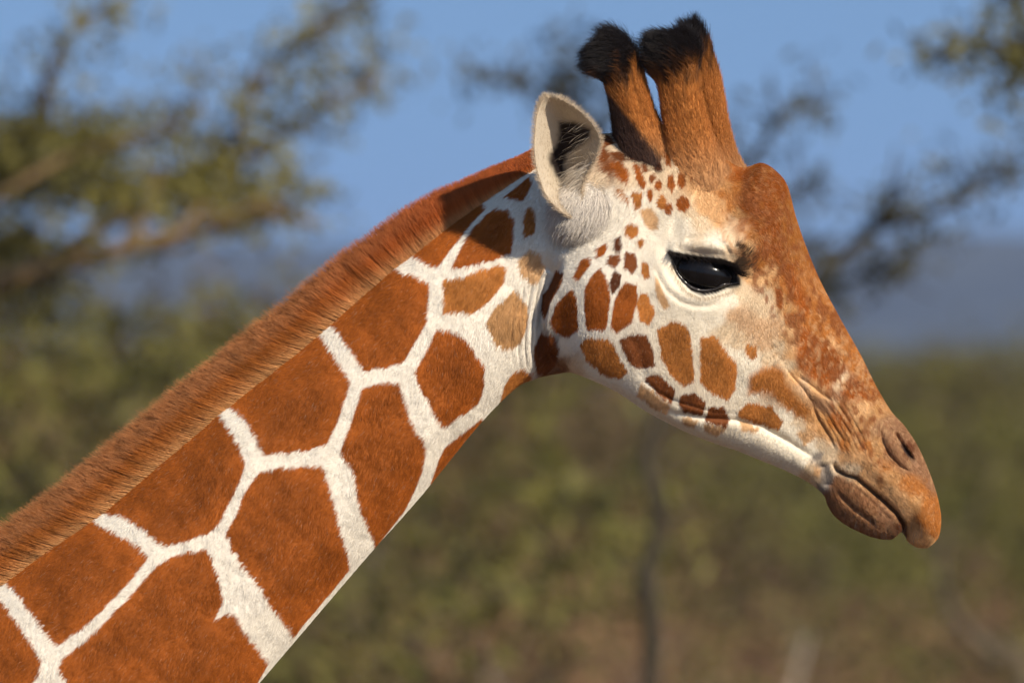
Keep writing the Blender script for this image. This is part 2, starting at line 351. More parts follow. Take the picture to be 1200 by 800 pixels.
step = np.maximum(np.hypot(*np.diff(S[:, :2], axis=0).T), np.hypot(*np.diff(S[:, 2:4], axis=0).T))
dens = np.where(S[:-1, 0] < -120, 22.0, np.where(S[:-1, 0] < 590, 2.2, 1.7))
cum = np.concatenate([[0], np.cumsum(step / dens)]); ns = int(cum[-1]); ts = np.interp(np.linspace(0, cum[-1], ns), cum, tt)
S = catmull(ST, ts); S[:, 4] = np.maximum(S[:, 4], 3)
NN, NF = 190, 54
th = np.concatenate([np.linspace(0, np.pi, NN, endpoint=False), np.linspace(np.pi, 2 * np.pi, NF, endpoint=False)])
NT = len(th); ct = np.cos(th)[None, :]; sn = np.sin(th)[None, :]
cx = (S[:, 0] + S[:, 2])[:, None] / 2; cy = (S[:, 1] + S[:, 3])[:, None] / 2
PX = cx + (S[:, 0, None] - cx) * ct; PY = cy + (S[:, 1, None] - cy) * ct
side = np.where(sn >= 0, 1.0, -1.0); asn = np.abs(sn)
headm = sstep(640, 720, S[:, 0])[:, None]
prof = asn ** (.95 - headm * (.12 + .47 * sstep(0.0, .7, -ct)))
prof = prof * (1 - headm * .10 * sstep(0.0, .8, -ct))
DEP = S[:, 4, None] * prof

def bump(px, py, cx, cy, rx, ry, ang, amp):
    a = math.radians(ang); dx = px - cx; dy = py - cy
    u = (dx * math.cos(a) + dy * math.sin(a)) / rx; v = (-dx * math.sin(a) + dy * math.cos(a)) / ry
    return amp * np.exp(-(u * u + v * v))
def groove(px, py, P, width, depth, ends=.12):
    d, sg, t = line_d(px, py, P); f = sstep(0, ends, t) * (1 - sstep(1 - ends, 1, t)) if ends > 0 else 1
    return -depth * np.exp(-(d / width) ** 2) * f
def ledge(px, py, P, width, reach, amp, ends=.15):
    """surface stands proud on the side where the polyline's sign is positive"""
    d, sg, t = line_d(px, py, P); s = d * sg
    f = sstep(0, ends, t) * (1 - sstep(1 - ends, 1, t)) if ends > 0 else 1
    return amp * sstep(-width, width, s) * np.exp(-np.maximum(s, 0) / reach) * f
def relief(px, py):
    D = np.zeros(px.shape)
    B = lambda *a: bump(px, py, *a); G = lambda *a: groove(px, py, *a)
    D += B(700, 372, 55, 62, 0, 15) + B(690, 330, 30, 45, 0, 5)                 # masseter
    D -= ledge(px, py, [(664, 300), (652, 330), (641, 352), (637, 378), (641, 402), (655, 425), (675, 436)], 5, 34, 24, .18)   # neck falls away behind the jaw
    D += B(838, 281, 48, 17, 14, 13) + B(868, 292, 18, 16, 0, 6)              # brow
    D += B(820, 354, 58, 14, 12, 3) + B(775, 320, 14, 34, -15, 4)             # orbit rim
    D -= B(822, 320, 33, 17, 14, 13) - B(824, 290, 27, 7.5, 5, 8)                                           # socket
    D -= ledge(px, py, [(780, 296), (798, 300), (815, 303), (835, 305), (850, 308), (862, 322)], 1.6, 14, -7, .1) * 0
    D += ledge(px, py, [(864, 324), (850, 308), (835, 305), (815, 303), (798, 300), (778, 295)], 1.5, 9, 8, .1)   # upper lid overhang
    D += G([(800, 283), (815, 280), (835, 281), (848, 290), (855, 300)], 2.2, 3)
    D += G([(766, 312), (772, 328), (781, 342), (795, 353), (812, 359), (830, 359), (848, 354)], 3.4, 2.3)
    D += G([(772, 303), (782, 322), (792, 336), (806, 347), (824, 352), (842, 347)], 2, .6)
    D -= B(905, 345, 34, 55, -25, 5) + B(765, 258, 22, 14, 0, 5) + B(790, 268, 9, 12, 0, 4)
    D += B(885, 440, 60, 22, 30, 5) + B(880, 230, 28, 34, 0, 9) + B(930, 400, 22, 40, -25, 3)
    D += G([(760, 470), (790, 483), (820, 488), (860, 491), (893, 500), (920, 515), (948, 533), (962, 548)], 4.5, 5, .3)
    D += B(900, 522, 60, 12, 26, 4) + B(940, 545, 16, 10, 30, 4)
    D += G([(770, 458), (800, 472), (835, 482), (870, 484)], 2.6, 1.6) + G([(750, 442), (775, 462), (800, 478)], 2.6, 1.2)
    D += G([(733, 392), (745, 405), (752, 425), (752, 445)], 7, 1.6)
    D += G([(916, 426), (926, 440), (940, 455), (950, 471), (957, 490), (968, 508), (978, 528)], 2.4, 3.4, .2)
    D += G([(926, 436), (945, 448), (962, 462), (980, 474)], 2.6, 2.8, .25) + G([(905, 412), (922, 428), (940, 444)], 4, 1.0)
    D += G([(948, 462), (962, 482), (980, 505), (992, 520)], 2.2, 1.5) + G([(962, 466), (980, 488), (1000, 512), (1012, 528)], 2, 1.1) + G([(975, 470), (992, 490), (1012, 512)], 2, 1.0)
    for k in range(7):                                                          # fine wrinkles below the bridge
        o = k * 6.2; D += G([(938 + o, 462 - o * .15), (956 + o, 486 - o * .1), (972 + o, 512), (980 + o, 532)], 1.3, 1.1, .3)
    # nostril: raised wing, slit, groove round it
    D += B(1050, 522, 22, 13, 55, 7) + B(1068, 520, 12, 20, -25, 2)
    D += G([(1046, 504), (1053, 516), (1061, 528), (1072, 543)], 3.6, 12, .2)
    D += G([(1030, 500), (1032, 515), (1040, 532), (1053, 546), (1070, 556)], 3, 4.5, .2)
    D += B(1040, 562, 42, 13, 42, 7) + B(1082, 600, 20, 28, 0, 7)               # upper lip
    D += G(MOUTH, 3.0, 9, .10)
    D += B(1008, 590, 34, 17, 42, 6)                                            # lower lip
    D += G([(978, 570), (986, 582), (1000, 595), (1018, 608), (1028, 622)], 3.2, 3.6, .3) + G([(996, 566), (1012, 580), (1030, 596), (1046, 612)], 2.4, .7, .2)
    D += G([(962, 540), (966, 556), (968, 572)], 7, 4, .2)
    # throat folds and neck musculature
    for k, (x, a) in enumerate([(632, 3.6), (625, 3.2), (617, 3.0), (609, 2.0), (601, 1.2)]):
        o = k * 3; D += G([(x + 14 - o, 312 + 6 * k), (x + 4, 345), (x - 1, 380), (x - 2, 410), (x + 2, 436)], 2.0, a, .25)
    for k in range(5):
        o = k * 5.5; D += G([(596 + o, 370), (594 + o, 392), (588 + o * 1.2, 412)], 1.5, 1.3, .3)
    D += G([(660, 270), (648, 300), (640, 320)], 7, 4)
    D += B(500, 400, 60, 200, 50, 2)
    ridge = [(640, 360), (560, 440), (470, 540), (390, 625), (280, 735), (180, 830)]
    d, sg, t = line_d(px, py, ridge); D += 5.5 * np.exp(-(d / 26) ** 2) * sstep(0, .12, t)
    d, sg, t = line_d(px, py, [(x + 18, y + 26) for x, y in ridge]); D -= 3.5 * np.exp(-(d / 15) ** 2) * sstep(.1, .3, t)
    d, sg, t = line_d(px, py, [(600, 260), (500, 345), (380, 440), (250, 560), (100, 690)]); D += 4.0 * np.exp(-(d / 34) ** 2) * sstep(0, .15, t)
    D += (fbm(px / 42, py / 42, 81) - .5) * 5 * (px < 620) + (fbm(px / 14, py / 14, 83) - .5) * 1.6
    return D
fl = PX > -400
R = np.zeros(PX.shape); R[fl] = relief(PX[fl], PY[fl])
edge = sstep(0, .42 - .2 * headm, asn) * np.ones_like(PX)
DEP = np.maximum(DEP + R * edge, 1.0 * (asn > 1e-6))
X = (PX - 600) / 1000; Z = ZC + (400 - PY) / 1000; Y = -side * DEP / 1000
V = np.stack([X, Y, Z], -1)
NS = len(S)
ii, jj = np.meshgrid(np.arange(NS - 1), np.arange(NT), indexing='ij'); j2 = (jj + 1) % NT
F = np.stack([ii * NT + jj, ii * NT + j2, (ii + 1) * NT + j2, (ii + 1) * NT + jj], -1).reshape(-1, 4)
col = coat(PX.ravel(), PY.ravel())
Vf = V.reshape(-1, 3); nb = len(Vf)
# legs and tail run into the same mesh
def tube(pts, rad, seg=16):
    pts = np.array(pts, float); rad = np.array(rad, float); n = len(pts); vs = []; fs = []
    for i in range(n):
        t = pts[min(i + 1, n - 1)] - pts[max(i - 1, 0)]; t /= np.linalg.norm(t) + 1e-9
        a = np.cross(t, (0, 1, 0) if abs(t[1]) < .9 else (1, 0, 0)); a /= np.linalg.norm(a); b = np.cross(t, a)
        for k in range(seg):
            q = 2 * np.pi * k / seg; vs.append(pts[i] + rad[i] * (a * math.cos(q) + b * math.sin(q)))
    for i in range(n - 1):
        for k in range(seg):
            k2 = (k + 1) % seg; fs.append((i * seg + k, i * seg + k2, (i + 1) * seg + k2, (i + 1) * seg + k))
    return np.array(vs), np.array(fs)
EV = []; EF = []; off = nb
def addt(v, f):
    global off
    EV.append(v); EF.append(f + off); off += len(v)
for s in (-1, 1):
    y = .19 * s
    addt(*tube([(-2.0, y * .8, 2.7), (-1.95, y, 2.25), (-1.93, y, 1.75), (-1.9, y, 1.25), (-1.88, y, 1.12), (-1.9, y, .95), (-1.9, y, .35), (-1.87, y, .22), (-1.84, y, .12), (-1.83, y, .001)], [.2, .18, .115, .085, .09, .062, .055, .07, .075, .085], 22))
    addt(*tube([(-2.95, y * .7, 2.45), (-3.0, y, 2.1), (-2.95, y, 1.75), (-3.1, y, 1.3), (-3.15, y, 1.15), (-3.1, y, .95), (-3.08, y, .35), (-3.05, y, .22), (-3.02, y, .12), (-3.01, y, .001)], [.23, .22, .16, .085, .092, .062, .055, .07, .075, .085], 22))
addt(*tube([(-3.36, 0, 2.3), (-3.42, 0, 2.1), (-3.44, 0, 1.7), (-3.43, 0, 1.35)], [.05, .035, .022, .03], 12))
EVa = np.concatenate(EV); ecol = coat((EVa[:, 0] * 1000 + 600), 400 - (EVa[:, 2] - ZC) * 1000)
capA = np.arange(NT)[::-1][None]; 
Vall = np.concatenate([Vf, EVa]); Fall = np.concatenate([F] + EF); call = np.concatenate([col, ecol])
# nose tip and rump closing points
Vall = np.concatenate([Vall, [V[-1].mean(0) + np.array((.001, 0, -.001))], [V[0].mean(0)]]); call = np.concatenate([call, [ORA], [BRN]])
ka, kb = len(Vall) - 2, len(Vall) - 1; j = np.arange(NT); j2 = (j + 1) % NT
Fall = np.concatenate([Fall, np.stack([(NS - 1) * NT + j, (NS - 1) * NT + j2, np.full(NT, ka), np.full(NT, ka)], -1)[:0]])
body_me = mesh_np('body', Vall, Fall, call)

giraffe = empty('giraffe', (-2.4, 0, 0))
tag(giraffe, 'reticulated giraffe in profile, chestnut patches on white, facing right with raised neck', 'giraffe')
def part(name, data, mat=None, parent=None, smooth=None):
    o = link(name, data, parent or giraffe, mat)
    if (parent or giraffe) is giraffe: o.matrix_parent_inverse = giraffe_inv
    return o
bpy.context.view_layer.update(); giraffe_inv = giraffe.matrix_world.inverted()
body = part('body', body_me, M_SKIN)
# lip front cap
capv = V[-1]; 
# surface normals of the grid
dS = np.gradient(V, axis=0); dT = np.roll(V, -1, 1) - np.roll(V, 1, 1); NRM = np.cross(dS, dT); NRM /= np.linalg.norm(NRM, axis=-1, keepdims=True) + 1e-12
mid = V[NS // 2, NN // 2]; 
if NRM[NS // 2, NN // 2, 1] > 0: NRM = -NRM
nearV = V[:, :NN].reshape(-1, 3); nearN = NRM[:, :NN].reshape(-1, 3)
sel = nearV[:, 0] > -.9; nearV = nearV[sel]; nearN = nearN[sel]
def surf(px, py):
    q = np.array(((px - 600) / 1000, ZC + (400 - py) / 1000)); k = np.argmin((nearV[:, 0] - q[0]) ** 2 + (nearV[:, 2] - q[1]) ** 2); return nearV[k].copy(), nearN[k].copy()

# ------------------------------------------------------------------ hair
def hair_obj(name, P, colr, rad, mat, parent, tip=.25):
    """P (n,k,3) points, colr (n,3) or (n,k,3), rad (n,)"""
    n, k = P.shape[:2]
    hc = bpy.data.hair_curves.new(name); hc.add_curves([k] * n)
    hc.attributes['position'].data.foreach_set('vector', P.astype(np.float32).ravel()) if 'position' in hc.attributes else hc.points.foreach_set('position', P.astype(np.float32).ravel())
    r = hc.attributes.get('radius') or hc.attributes.new('radius', 'FLOAT', 'POINT')
    prof = np.linspace(1, tip, k)[None] * rad[:, None]; r.data.foreach_set('value', prof.astype(np.float32).ravel())
    c = hc.attributes.new('col', 'FLOAT_COLOR', 'POINT')
    cc = np.ones((n, k, 4), np.float32); cc[..., :3] = colr[:, None] if colr.ndim == 2 else colr
    c.data.foreach_set('color', cc.ravel())
    o = part(name, hc, mat, parent)
    return o
FLOW = np.array([(300,500,-.55,.83),(100,700,-.6,.8),(450,500,-.5,.86),(520,350,-.5,.86),(580,290,-.6,.8),(600,400,-.15,1),(640,300,-.5,.86),(700,370,-.35,.94),(660,400,-.5,.8),(740,420,-.35,.94),(800,420,-.3,.95),(840,440,-.3,.95),(720,440,-.6,.8),
(900,520,-.5,.85),(950,550,-.3,.95),(880,400,-.2,.98),(900,450,-.1,1),(820,370,-.3,.95),(760,300,-.5,.86),(740,250,-.5,.86),(750,200,-.35,.8),(720,180,-.7,.5),(790,200,0,-1),(810,170,0,-1),(840,190,.1,-1),(870,220,.5,.4),(900,220,.7,.5),(840,240,.2,.9),
(920,260,.4,.9),(890,290,.4,.9),(940,350,.5,.86),(970,400,.5,.86),(1010,460,.55,.83),(930,400,.4,.9),(980,490,.6,.8),(1000,530,.6,.8),(1060,580,.6,.8),(1090,620,.3,.95),(990,590,.4,.9),(1030,615,.6,.8),(820,280,-.1,-1),(860,280,.5,-.8),(790,275,-.6,-.7),(700,240,-.5,.86),(685,280,-.8,.5),(1050,520,.3,.95)], float)
def flow(px, py):
    d2 = (px[:, None] - FLOW[None, :, 0]) ** 2 + (py[:, None] - FLOW[None, :, 1]) ** 2
    W = 1 / (d2 + 200) ** 2; f = (W @ FLOW[:, 2:]) / W.sum(1, keepdims=True)
    a = (fbm(px / 28, py / 28, 91) - .5) * 1.1 + (fbm(px / 7, py / 7, 92) - .5) * .7
    c, s = np.cos(a), np.sin(a); g = np.stack([f[:, 0] * c - f[:, 1] * s, f[:, 0] * s + f[:, 1] * c], 1)
    return g / (np.linalg.norm(g, axis=1, keepdims=True) + 1e-6)
# sample roots over the visible side of the grid
i0 = np.searchsorted(S[:, 0], -140)
A = V[i0:-1, :]; areas = np.linalg.norm(np.cross(np.roll(V, -1, 1)[i0:-1] - V[i0:-1], V[i0 + 1:] - V[i0:-1]), axis=-1)
nyy = NRM[i0:-1, :, 1]; vis = (nyy < .3)
wgt = areas * vis * np.where(PX[i0:-1] > 640, 1.6, 1.0) * np.where((PY[i0:-1] > 830), 0, 1)
wf = wgt.ravel() / wgt.sum(); NH = 400000
pick = rng.choice(len(wf), NH, p=wf); pi = pick // NT + i0; pj = pick % NT
fu, fv = rng.random(NH), rng.random(NH); pj2 = (pj + 1) % NT
bil = lambda G: (G[pi, pj] * ((1 - fu) * (1 - fv))[:, None] + G[pi + 1, pj] * (fu * (1 - fv))[:, None] + G[pi, pj2] * ((1 - fu) * fv)[:, None] + G[pi + 1, pj2] * (fu * fv)[:, None])
root = bil(V); nrm = bil(NRM); nrm /= np.linalg.norm(nrm, axis=1, keepdims=True)
hx = root[:, 0] * 1000 + 600; hy = 400 - (root[:, 2] - ZC) * 1000
# keep the wet lid and nostril bare
keep = (poly_sd(hx, hy, EYE_DARK) < -1.0) & (line_d(hx, hy, NOSTRIL)[0] > 3) & ~((line_d(hx, hy, MOUTH)[0] < 2.5))
root, nrm, hx, hy = root[keep], nrm[keep], hx[keep], hy[keep]; n = len(root)
fw = np.concatenate([flow(hx[c:c + 50000], hy[c:c + 50000]) for c in range(0, n, 50000)])
f3 = np.stack([fw[:, 0], np.zeros(n), -fw[:, 1]], 1); f3 += rng.normal(0, .16, (n, 3)); t3 = f3 - nrm * (f3 * nrm).sum(1)[:, None]; t3 /= np.linalg.norm(t3, axis=1, keepdims=True)
hd = sstep(600, 700, hx)
L = (5.6 * (1 - hd) + 3.6 * hd) * (.65 + .7 * rng.random(n))
muz = sstep(950, 1010, hx); L *= (1 - .15 * muz)
eyeR = np.hypot((hx - 820) / 60, (hy - 322) / 42); L *= .55 + .45 * sstep(.8, 1.6, eyeR)
tuft = np.exp(-(((hx - 708) / 30) ** 2 + ((hy - 240) / 45) ** 2)); L += 15 * tuft * rng.random(n)
crown = np.exp(-(((hx - 790) / 45) ** 2 + ((hy - 178) / 22) ** 2)); L += 7 * crown * rng.random(n)
L /= 1000
lift = (.09 + .09 * rng.random(n))
P = np.empty((n, 3, 3)); P[:, 0] = root - nrm * .0004
d1 = t3 + nrm * (lift * 1.5)[:, None]; P[:, 1] = root + d1 * (L * .45)[:, None]
d2_ = t3 + nrm * (lift * .35)[:, None]; P[:, 2] = P[:, 1] + d2_ * (L * .55)[:, None]
hc_ = coat(hx, hy, .5); amp_ = np.where(hc_[:, 2] > .35, .12, .34); hc_ = hc_ * (1.02 - amp_ * .5 + amp_ * rng.random(n))[:, None]
pale = (rng.random(n) < .015) & (hx < 960); hc_[pale] = hc_[pale] * .6 + CRM * .4 * .8
hair_obj('fur', P, np.clip(hc_, 0, .9), (.17 + .05 * rng.random(n)) / 1000, M_HAIR, body)

# mane along the crest
nm_ = 125000
cs = catmull(ST, np.interp(rng.random(nm_) ** 1.0, [0, 1], [9.85, 19.8])); 
q = rng.random(nm_) * 2 - 1; ca = 1 - .105 * np.abs(q) ** 1.7 * 1.0
mx_, my_ = (cs[:, 0] + cs[:, 2]) / 2, (cs[:, 1] + cs[:, 3]) / 2
px_ = mx_ + (cs[:, 0] - mx_) * ca; py_ = my_ + (cs[:, 1] - my_) * ca
yy = -np.sign(q) * cs[:, 4] * np.sqrt(1 - ca ** 2) * .93
root = np.stack([(px_ - 600) / 1000, yy / 1000, ZC + (400 - py_) / 1000], 1)
u_ = px_; clump = fbm(u_ / 7, yy / 14 + 3, 101) - .5; clump2 = fbm(u_ / 22, yy / 20, 102) - .5; ft = vnoise(u_ / 2.6, yy / 5, 103) - .5
up = sstep(330, 560, px_)         # hair stands steeper towards the head
ang = np.radians(12 + 40 * up + clump * 15 + ft * 7 + rng.normal(0, 4.5, nm_))
d0 = np.stack([-np.cos(ang), np.zeros(nm_), np.sin(ang)], 1)
ang2 = ang + np.radians(9 + 6 * up); dd1 = np.stack([-np.cos(ang2), -yy / 400., np.sin(ang2)], 1)
lat = -np.sign(q) * .35 * np.abs(q)
d0[:, 1] = lat * .8 * -1 * -1
endf = sstep(660, 500, px_) * .72 + .28
thin = 1 - .45 * up
ML = (.060 - .020 * up) * endf * (.80 + .26 * rng.random(nm_)) * (1 + clump2 * .12) * (1 - .15 * np.abs(q))
P = np.empty((nm_, 5, 3)); P[:, 0] = root
for k, f in enumerate((.12, .38, .7, 1.0)):
    dm = d0 * (1 - f) + dd1 * f; dm[:, 1] *= (1 - f * .9); dm /= np.linalg.norm(dm, axis=1, keepdims=True)
    P[:, k + 1] = P[:, k] + dm * (ML * .25)[:, None]
shade = (.60 + .80 * fbm(u_ / 4.0, yy / 14, 105))[:, None] * (.8 + .4 * rng.random(nm_))[:, None]
mc = np.empty((nm_, 5, 3)); base = np.array((.40, .12, .02)); rt = np.array((.68, .37, .15)); tp = np.array((.78, .52, .30))
red = np.array((.44, .10, .02))
for k, (a, b) in enumerate(((.8, 0), (.55, 0), (.15, 0), (0, 0), (0, .24))):
    c = base * (1 - up)[:, None] + red * up[:, None]
    c = c * (1 - a) + rt * a; b_ = b * (1 - .75 * up)[:, None]; c = c * (1 - b_) + tp * b_; mc[:, k] = c * shade
hair_obj('mane', P, np.clip(mc, 0, .9), (.16 + .06 * rng.random(nm_)) / 1000, M_HAIR, giraffe, .3)

# ------------------------------------------------------------------ ossicones
def ossicone(axis, tuftdir, seed, black=.33):
    A = np.array(axis, float); m = 60; t = np.linspace(0, len(A) - 1, m); C = catmull(A, t)    # px py y(mm) r
    pts = np.array([pw(c[0], c[1], c[2] / 1000) for c in C]); seg = 40
    vs = []; cs = []; nr = []; tg = []; s01 = []
    for i in range(m):
        T = pts[min(i + 1, m - 1)] - pts[max(i - 1, 0)]; T /= np.linalg.norm(T)
        a = np.cross(T, (0, 1, 0)); a /= np.linalg.norm(a); b = np.cross(T, a)
        f = i / (m - 1); r = C[i, 3] / 1000
        for k in range(seg):
            q = 2 * np.pi * k / seg; dn = a * math.cos(q) + b * math.sin(q)
            rr = r * (1 + .05 * math.sin(3 * q + seed + f * 4) + .03 * math.sin(7 * q + f * 9))
            vs.append(pts[i] + dn * rr); nr.append(dn if i < m - 1 else T); tg.append(T); s01.append(f)
    vs.append(pts[-1] + (pts[-1] - pts[-2]) * .3); nr.append(tg[-1]); tg.append(tg[-1]); s01.append(1.)
    vs = np.array(vs); nr = np.array(nr); tg = np.array(tg); s01 = np.array(s01)
    F = [(i * seg + k, i * seg + (k + 1) % seg, (i + 1) * seg + (k + 1) % seg, (i + 1) * seg + k) for i in range(m - 1) for k in range(seg)]
    F += [((m - 1) * seg + k, (m - 1) * seg + (k + 1) % seg, m * seg) for k in range(seg)]
    x = vs[:, 0] * 1000 + 600; y = 400 - (vs[:, 2] - ZC) * 1000
    def hcol(s, x, y):
        k = sstep(1 - black - .12, 1 - black + .10, s + (vnoise(x / 3, y / 16, seed) - .5) * .22)[:, None]
        st = (.85 + .3 * fbm(x / 5, y / 20, seed + 5))[:, None]
        back = (sstep(6, -4, (x - 712) - (y - 118) * .82 - 4) * (seed == 3) * sstep(.85, .7, s))[:, None]  # rear of the left ossicone: dark fur with its shade painted in
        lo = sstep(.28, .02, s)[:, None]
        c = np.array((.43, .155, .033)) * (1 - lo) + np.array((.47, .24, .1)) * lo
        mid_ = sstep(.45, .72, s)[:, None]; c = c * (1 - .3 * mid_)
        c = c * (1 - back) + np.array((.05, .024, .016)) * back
        return c * st * (1 - k) + np.array((.010, .007, .007)) * k
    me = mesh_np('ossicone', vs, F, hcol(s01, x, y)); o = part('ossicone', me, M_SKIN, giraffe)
    n = 24000; pk = rng.integers(0, (m - 1) * seg, n); a = rng.random(n)[:, None]
    pk2 = np.minimum(pk + seg, len(vs) - 1); pk3 = (pk // seg) * seg + (pk + 1) % seg; b_ = rng.random(n)[:, None]
    rt_ = vs[pk] * (1 - a) + vs[pk2] * a + (vs[pk3] - vs[pk]) * b_ + rng.normal(0, .0006, (n, 3)); nn = nr[pk]; T = tg[pk]; s = s01[pk] * (1 - a[:, 0]) + s01[pk2] * a[:, 0]
    xx = rt_[:, 0] * 1000 + 600; zz = 400 - (rt_[:, 2] - ZC) * 1000
    dark = sstep(1 - black - .05, 1 - black + .12, s)
    td = np.array(tuftdir, float); td /= np.linalg.norm(td)
    Lh = (.009 + .007 * dark * (.2 + 2.0 * rng.random(n) ** 3)); 
    d = T * (.95 - .6 * dark)[:, None] + nn * (.10 + .65 * dark)[:, None] + rng.normal(0, .2, (n, 3)); d += td * (dark * .5)[:, None]; d /= np.linalg.norm(d, axis=1, keepdims=True)
    P = np.empty((n, 4, 3)); P[:, 0] = rt_
    for k in range(3):
        P[:, k + 1] = P[:, k] + d * (Lh / 3)[:, None]; d = d + td * (.35 * dark)[:, None] + T * .15; d /= np.linalg.norm(d, axis=1, keepdims=True)
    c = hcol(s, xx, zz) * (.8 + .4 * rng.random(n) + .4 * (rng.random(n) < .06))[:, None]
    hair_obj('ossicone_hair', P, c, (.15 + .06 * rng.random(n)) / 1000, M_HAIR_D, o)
    return o
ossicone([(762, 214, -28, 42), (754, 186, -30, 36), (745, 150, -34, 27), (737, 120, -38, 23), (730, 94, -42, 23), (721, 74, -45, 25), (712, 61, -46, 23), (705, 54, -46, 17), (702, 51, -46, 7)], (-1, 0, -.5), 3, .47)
ossicone([(818, 228, -32, 44), (812, 197, -34, 35), (805, 160, -36, 27), (799, 125, -38, 24), (795, 97, -40, 24.5), (790, 75, -42, 30), (788, 57, -42, 28), (788, 46, -42, 19), (788, 42, -42, 9)], (-.8, 0, 0), 5, .45)
ossicone([(858, 227, 26, 32), (847, 192, 28, 21), (839, 155, 30, 17), (833, 120, 32, 16), (828, 90, 34, 15), (821, 62, 34, 12), (814, 44, 34, 7), (810, 33, 34, 2)], (-.4, 0, .9), 8, .32)

# ------------------------------------------------------------------ ears
EAR = np.array([  # rear rim px py y | front rim px py y | cup depth
(672,258,-112, 676,250,-106, 6),(655,248,-128, 679,235,-104, 20),(640,231,-136, 683,216,-102, 34),(630,205,-142, 690,201,-104, 42),(626,177,-147, 698,184,-112, 42),
(627,153,-150, 702,166,-118, 36),(630,134,-152, 692,147,-128, 27),(634,123,-154, 673,129,-140, 15),(640,116,-155, 652,118,-150, 4)], float)
EARDARK = [[(655,146),(672,146),(690,154),(690,164),(682,170),(672,176),(664,182),(661,195),(662,205),(670,215),(675,232),(674,238),(668,232),(660,216),(650,205),(645,192),(644,182),(652,174),(655,160)]]  # dark inner skin with the deep shade of the canal painted in
def ear(mirror, dx=0, dy=0):
    u = np.linspace(0, 8, 90); E = catmull(EAR, u); m = 46; v = np.linspace(0, 1, m)
    sh = []
    for off_ in (0, 1):
        L_ = E[:, None, 0:3]; R_ = E[:, None, 3:6]; vv = v[None, :, None]; Pp = L_ * (1 - vv) + R_ * vv
        cup = np.sin(np.pi * v) ** .8; cup = cup * (1 + .35 * np.cos(np.pi * (v - .25)))
        roll = -6 * np.exp(-(v / .07) ** 2) - 3 * np.exp(-((1 - v) / .06) ** 2)
        Pp = Pp.copy(); Pp[..., 2] += E[:, None, 6] * cup[None] + off_ * 7.5 * np.sin(np.pi * np.clip(v, .02, .98))[None] ** .3 - roll[None] * 0
        if off_:
            Pp[..., 0] += (v[None] - .5) * 1.5; 
        Pp[..., 0] += dx; Pp[..., 1] += dy
        sh.append(Pp)
    nu = len(u); a, b = sh; allp = np.concatenate([a.reshape(-1, 3), b.reshape(-1, 3)]); NA = nu * m; F = []
    for i in range(nu - 1):
        for k in range(m - 1):
            F.append((i * m + k, i * m + k + 1, (i + 1) * m + k + 1, (i + 1) * m + k)); F.append((NA + i * m + k, NA + (i + 1) * m + k, NA + (i + 1) * m + k + 1, NA + i * m + k + 1))
        F.append((i * m, (i + 1) * m, NA + (i + 1) * m, NA + i * m)); F.append((i * m + m - 1, NA + i * m + m - 1, NA + (i + 1) * m + m - 1, (i + 1) * m + m - 1))
    k0 = (nu - 1) * m; F += [(k0 + k, k0 + k + 1, NA + k0 + k + 1, NA + k0 + k) for k in range(m - 1)]
    # root of the ear: a fleshy cone that swells out of the skull
    nb_ = len(allp); th_ = np.linspace(0, 2 * np.pi, 36, endpoint=False); ph = np.linspace(0, np.pi, 24); blob = []
    for p in ph:
        for t in th_:
            blob.append((684 + dx + 36 * math.sin(p) * math.cos(t) - 8 * math.cos(p), 250 + dy + 33 * math.sin(p) * math.sin(t), -66 - 42 * math.cos(p)))
    allp = np.concatenate([allp, blob])
    for i in range(23):
        for k in range(36): F.append((nb_ + i * 36 + k, nb_ + i * 36 + (k + 1) % 36, nb_ + (i + 1) * 36 + (k + 1) % 36, nb_ + (i + 1) * 36 + k))
    x, y = allp[:, 0] - dx, allp[:, 1] - dy
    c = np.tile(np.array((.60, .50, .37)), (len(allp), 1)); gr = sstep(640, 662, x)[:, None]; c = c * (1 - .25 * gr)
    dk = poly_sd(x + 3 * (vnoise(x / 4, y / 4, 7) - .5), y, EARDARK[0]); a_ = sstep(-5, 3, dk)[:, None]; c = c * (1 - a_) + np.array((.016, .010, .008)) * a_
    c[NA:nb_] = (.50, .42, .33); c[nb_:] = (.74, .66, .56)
    back = sstep(262, 285, y[nb_:])[:, None]; c[nb_:] = c[nb_:] * (1 - .45 * back)  # shaded back of the ear root put into the colour
    W3 = np.stack([(allp[:, 0] - 600) / 1000, allp[:, 2] / 1000 * mirror, ZC + (400 - allp[:, 1]) / 1000], 1)
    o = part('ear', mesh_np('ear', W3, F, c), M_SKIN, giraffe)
    # hair: fine rim fuzz, tufts inside the front rim, long fur on the root
    Ps, Cs, Rs = [], [], []
    inn = W3[:NA].reshape(nu, m, 3)
    def strands(root, d, L, c, r, curl=(0, 0, 0)):
        n = len(root); d = d / np.linalg.norm(d, axis=1, keepdims=True); P = np.empty((n, 4, 3)); P[:, 0] = root
        for k in range(3):
            P[:, k + 1] = P[:, k] + d * (L / 3)[:, None]; d = d + np.array(curl); d /= np.linalg.norm(d, axis=1, keepdims=True)
        Ps.append(P); Cs.append(c); Rs.append(np.full(n, r))
    n = 5200; iu = rng.integers(2, nu - 1, n); iv = rng.integers(0, m - 1, n); rt_ = inn[iu, iv] + rng.normal(0, .0008, (n, 3)); 
    xx, yy_ = rt_[:, 0] * 1000 + 600 - dx, 400 - (rt_[:, 2] - ZC) * 1000 - dy
    lt = poly_sd(xx, yy_, EARDARK[0]) < -2; rt_ = rt_[lt]; n = len(rt_)
    strands(rt_, np.array((-.3, -.25 * mirror, .9)) + rng.normal(0, .25, (n, 3)), .004 + .003 * rng.random(n), np.array((.58, .47, .34)) * (.8 + .35 * rng.random(n))[:, None], .00013)
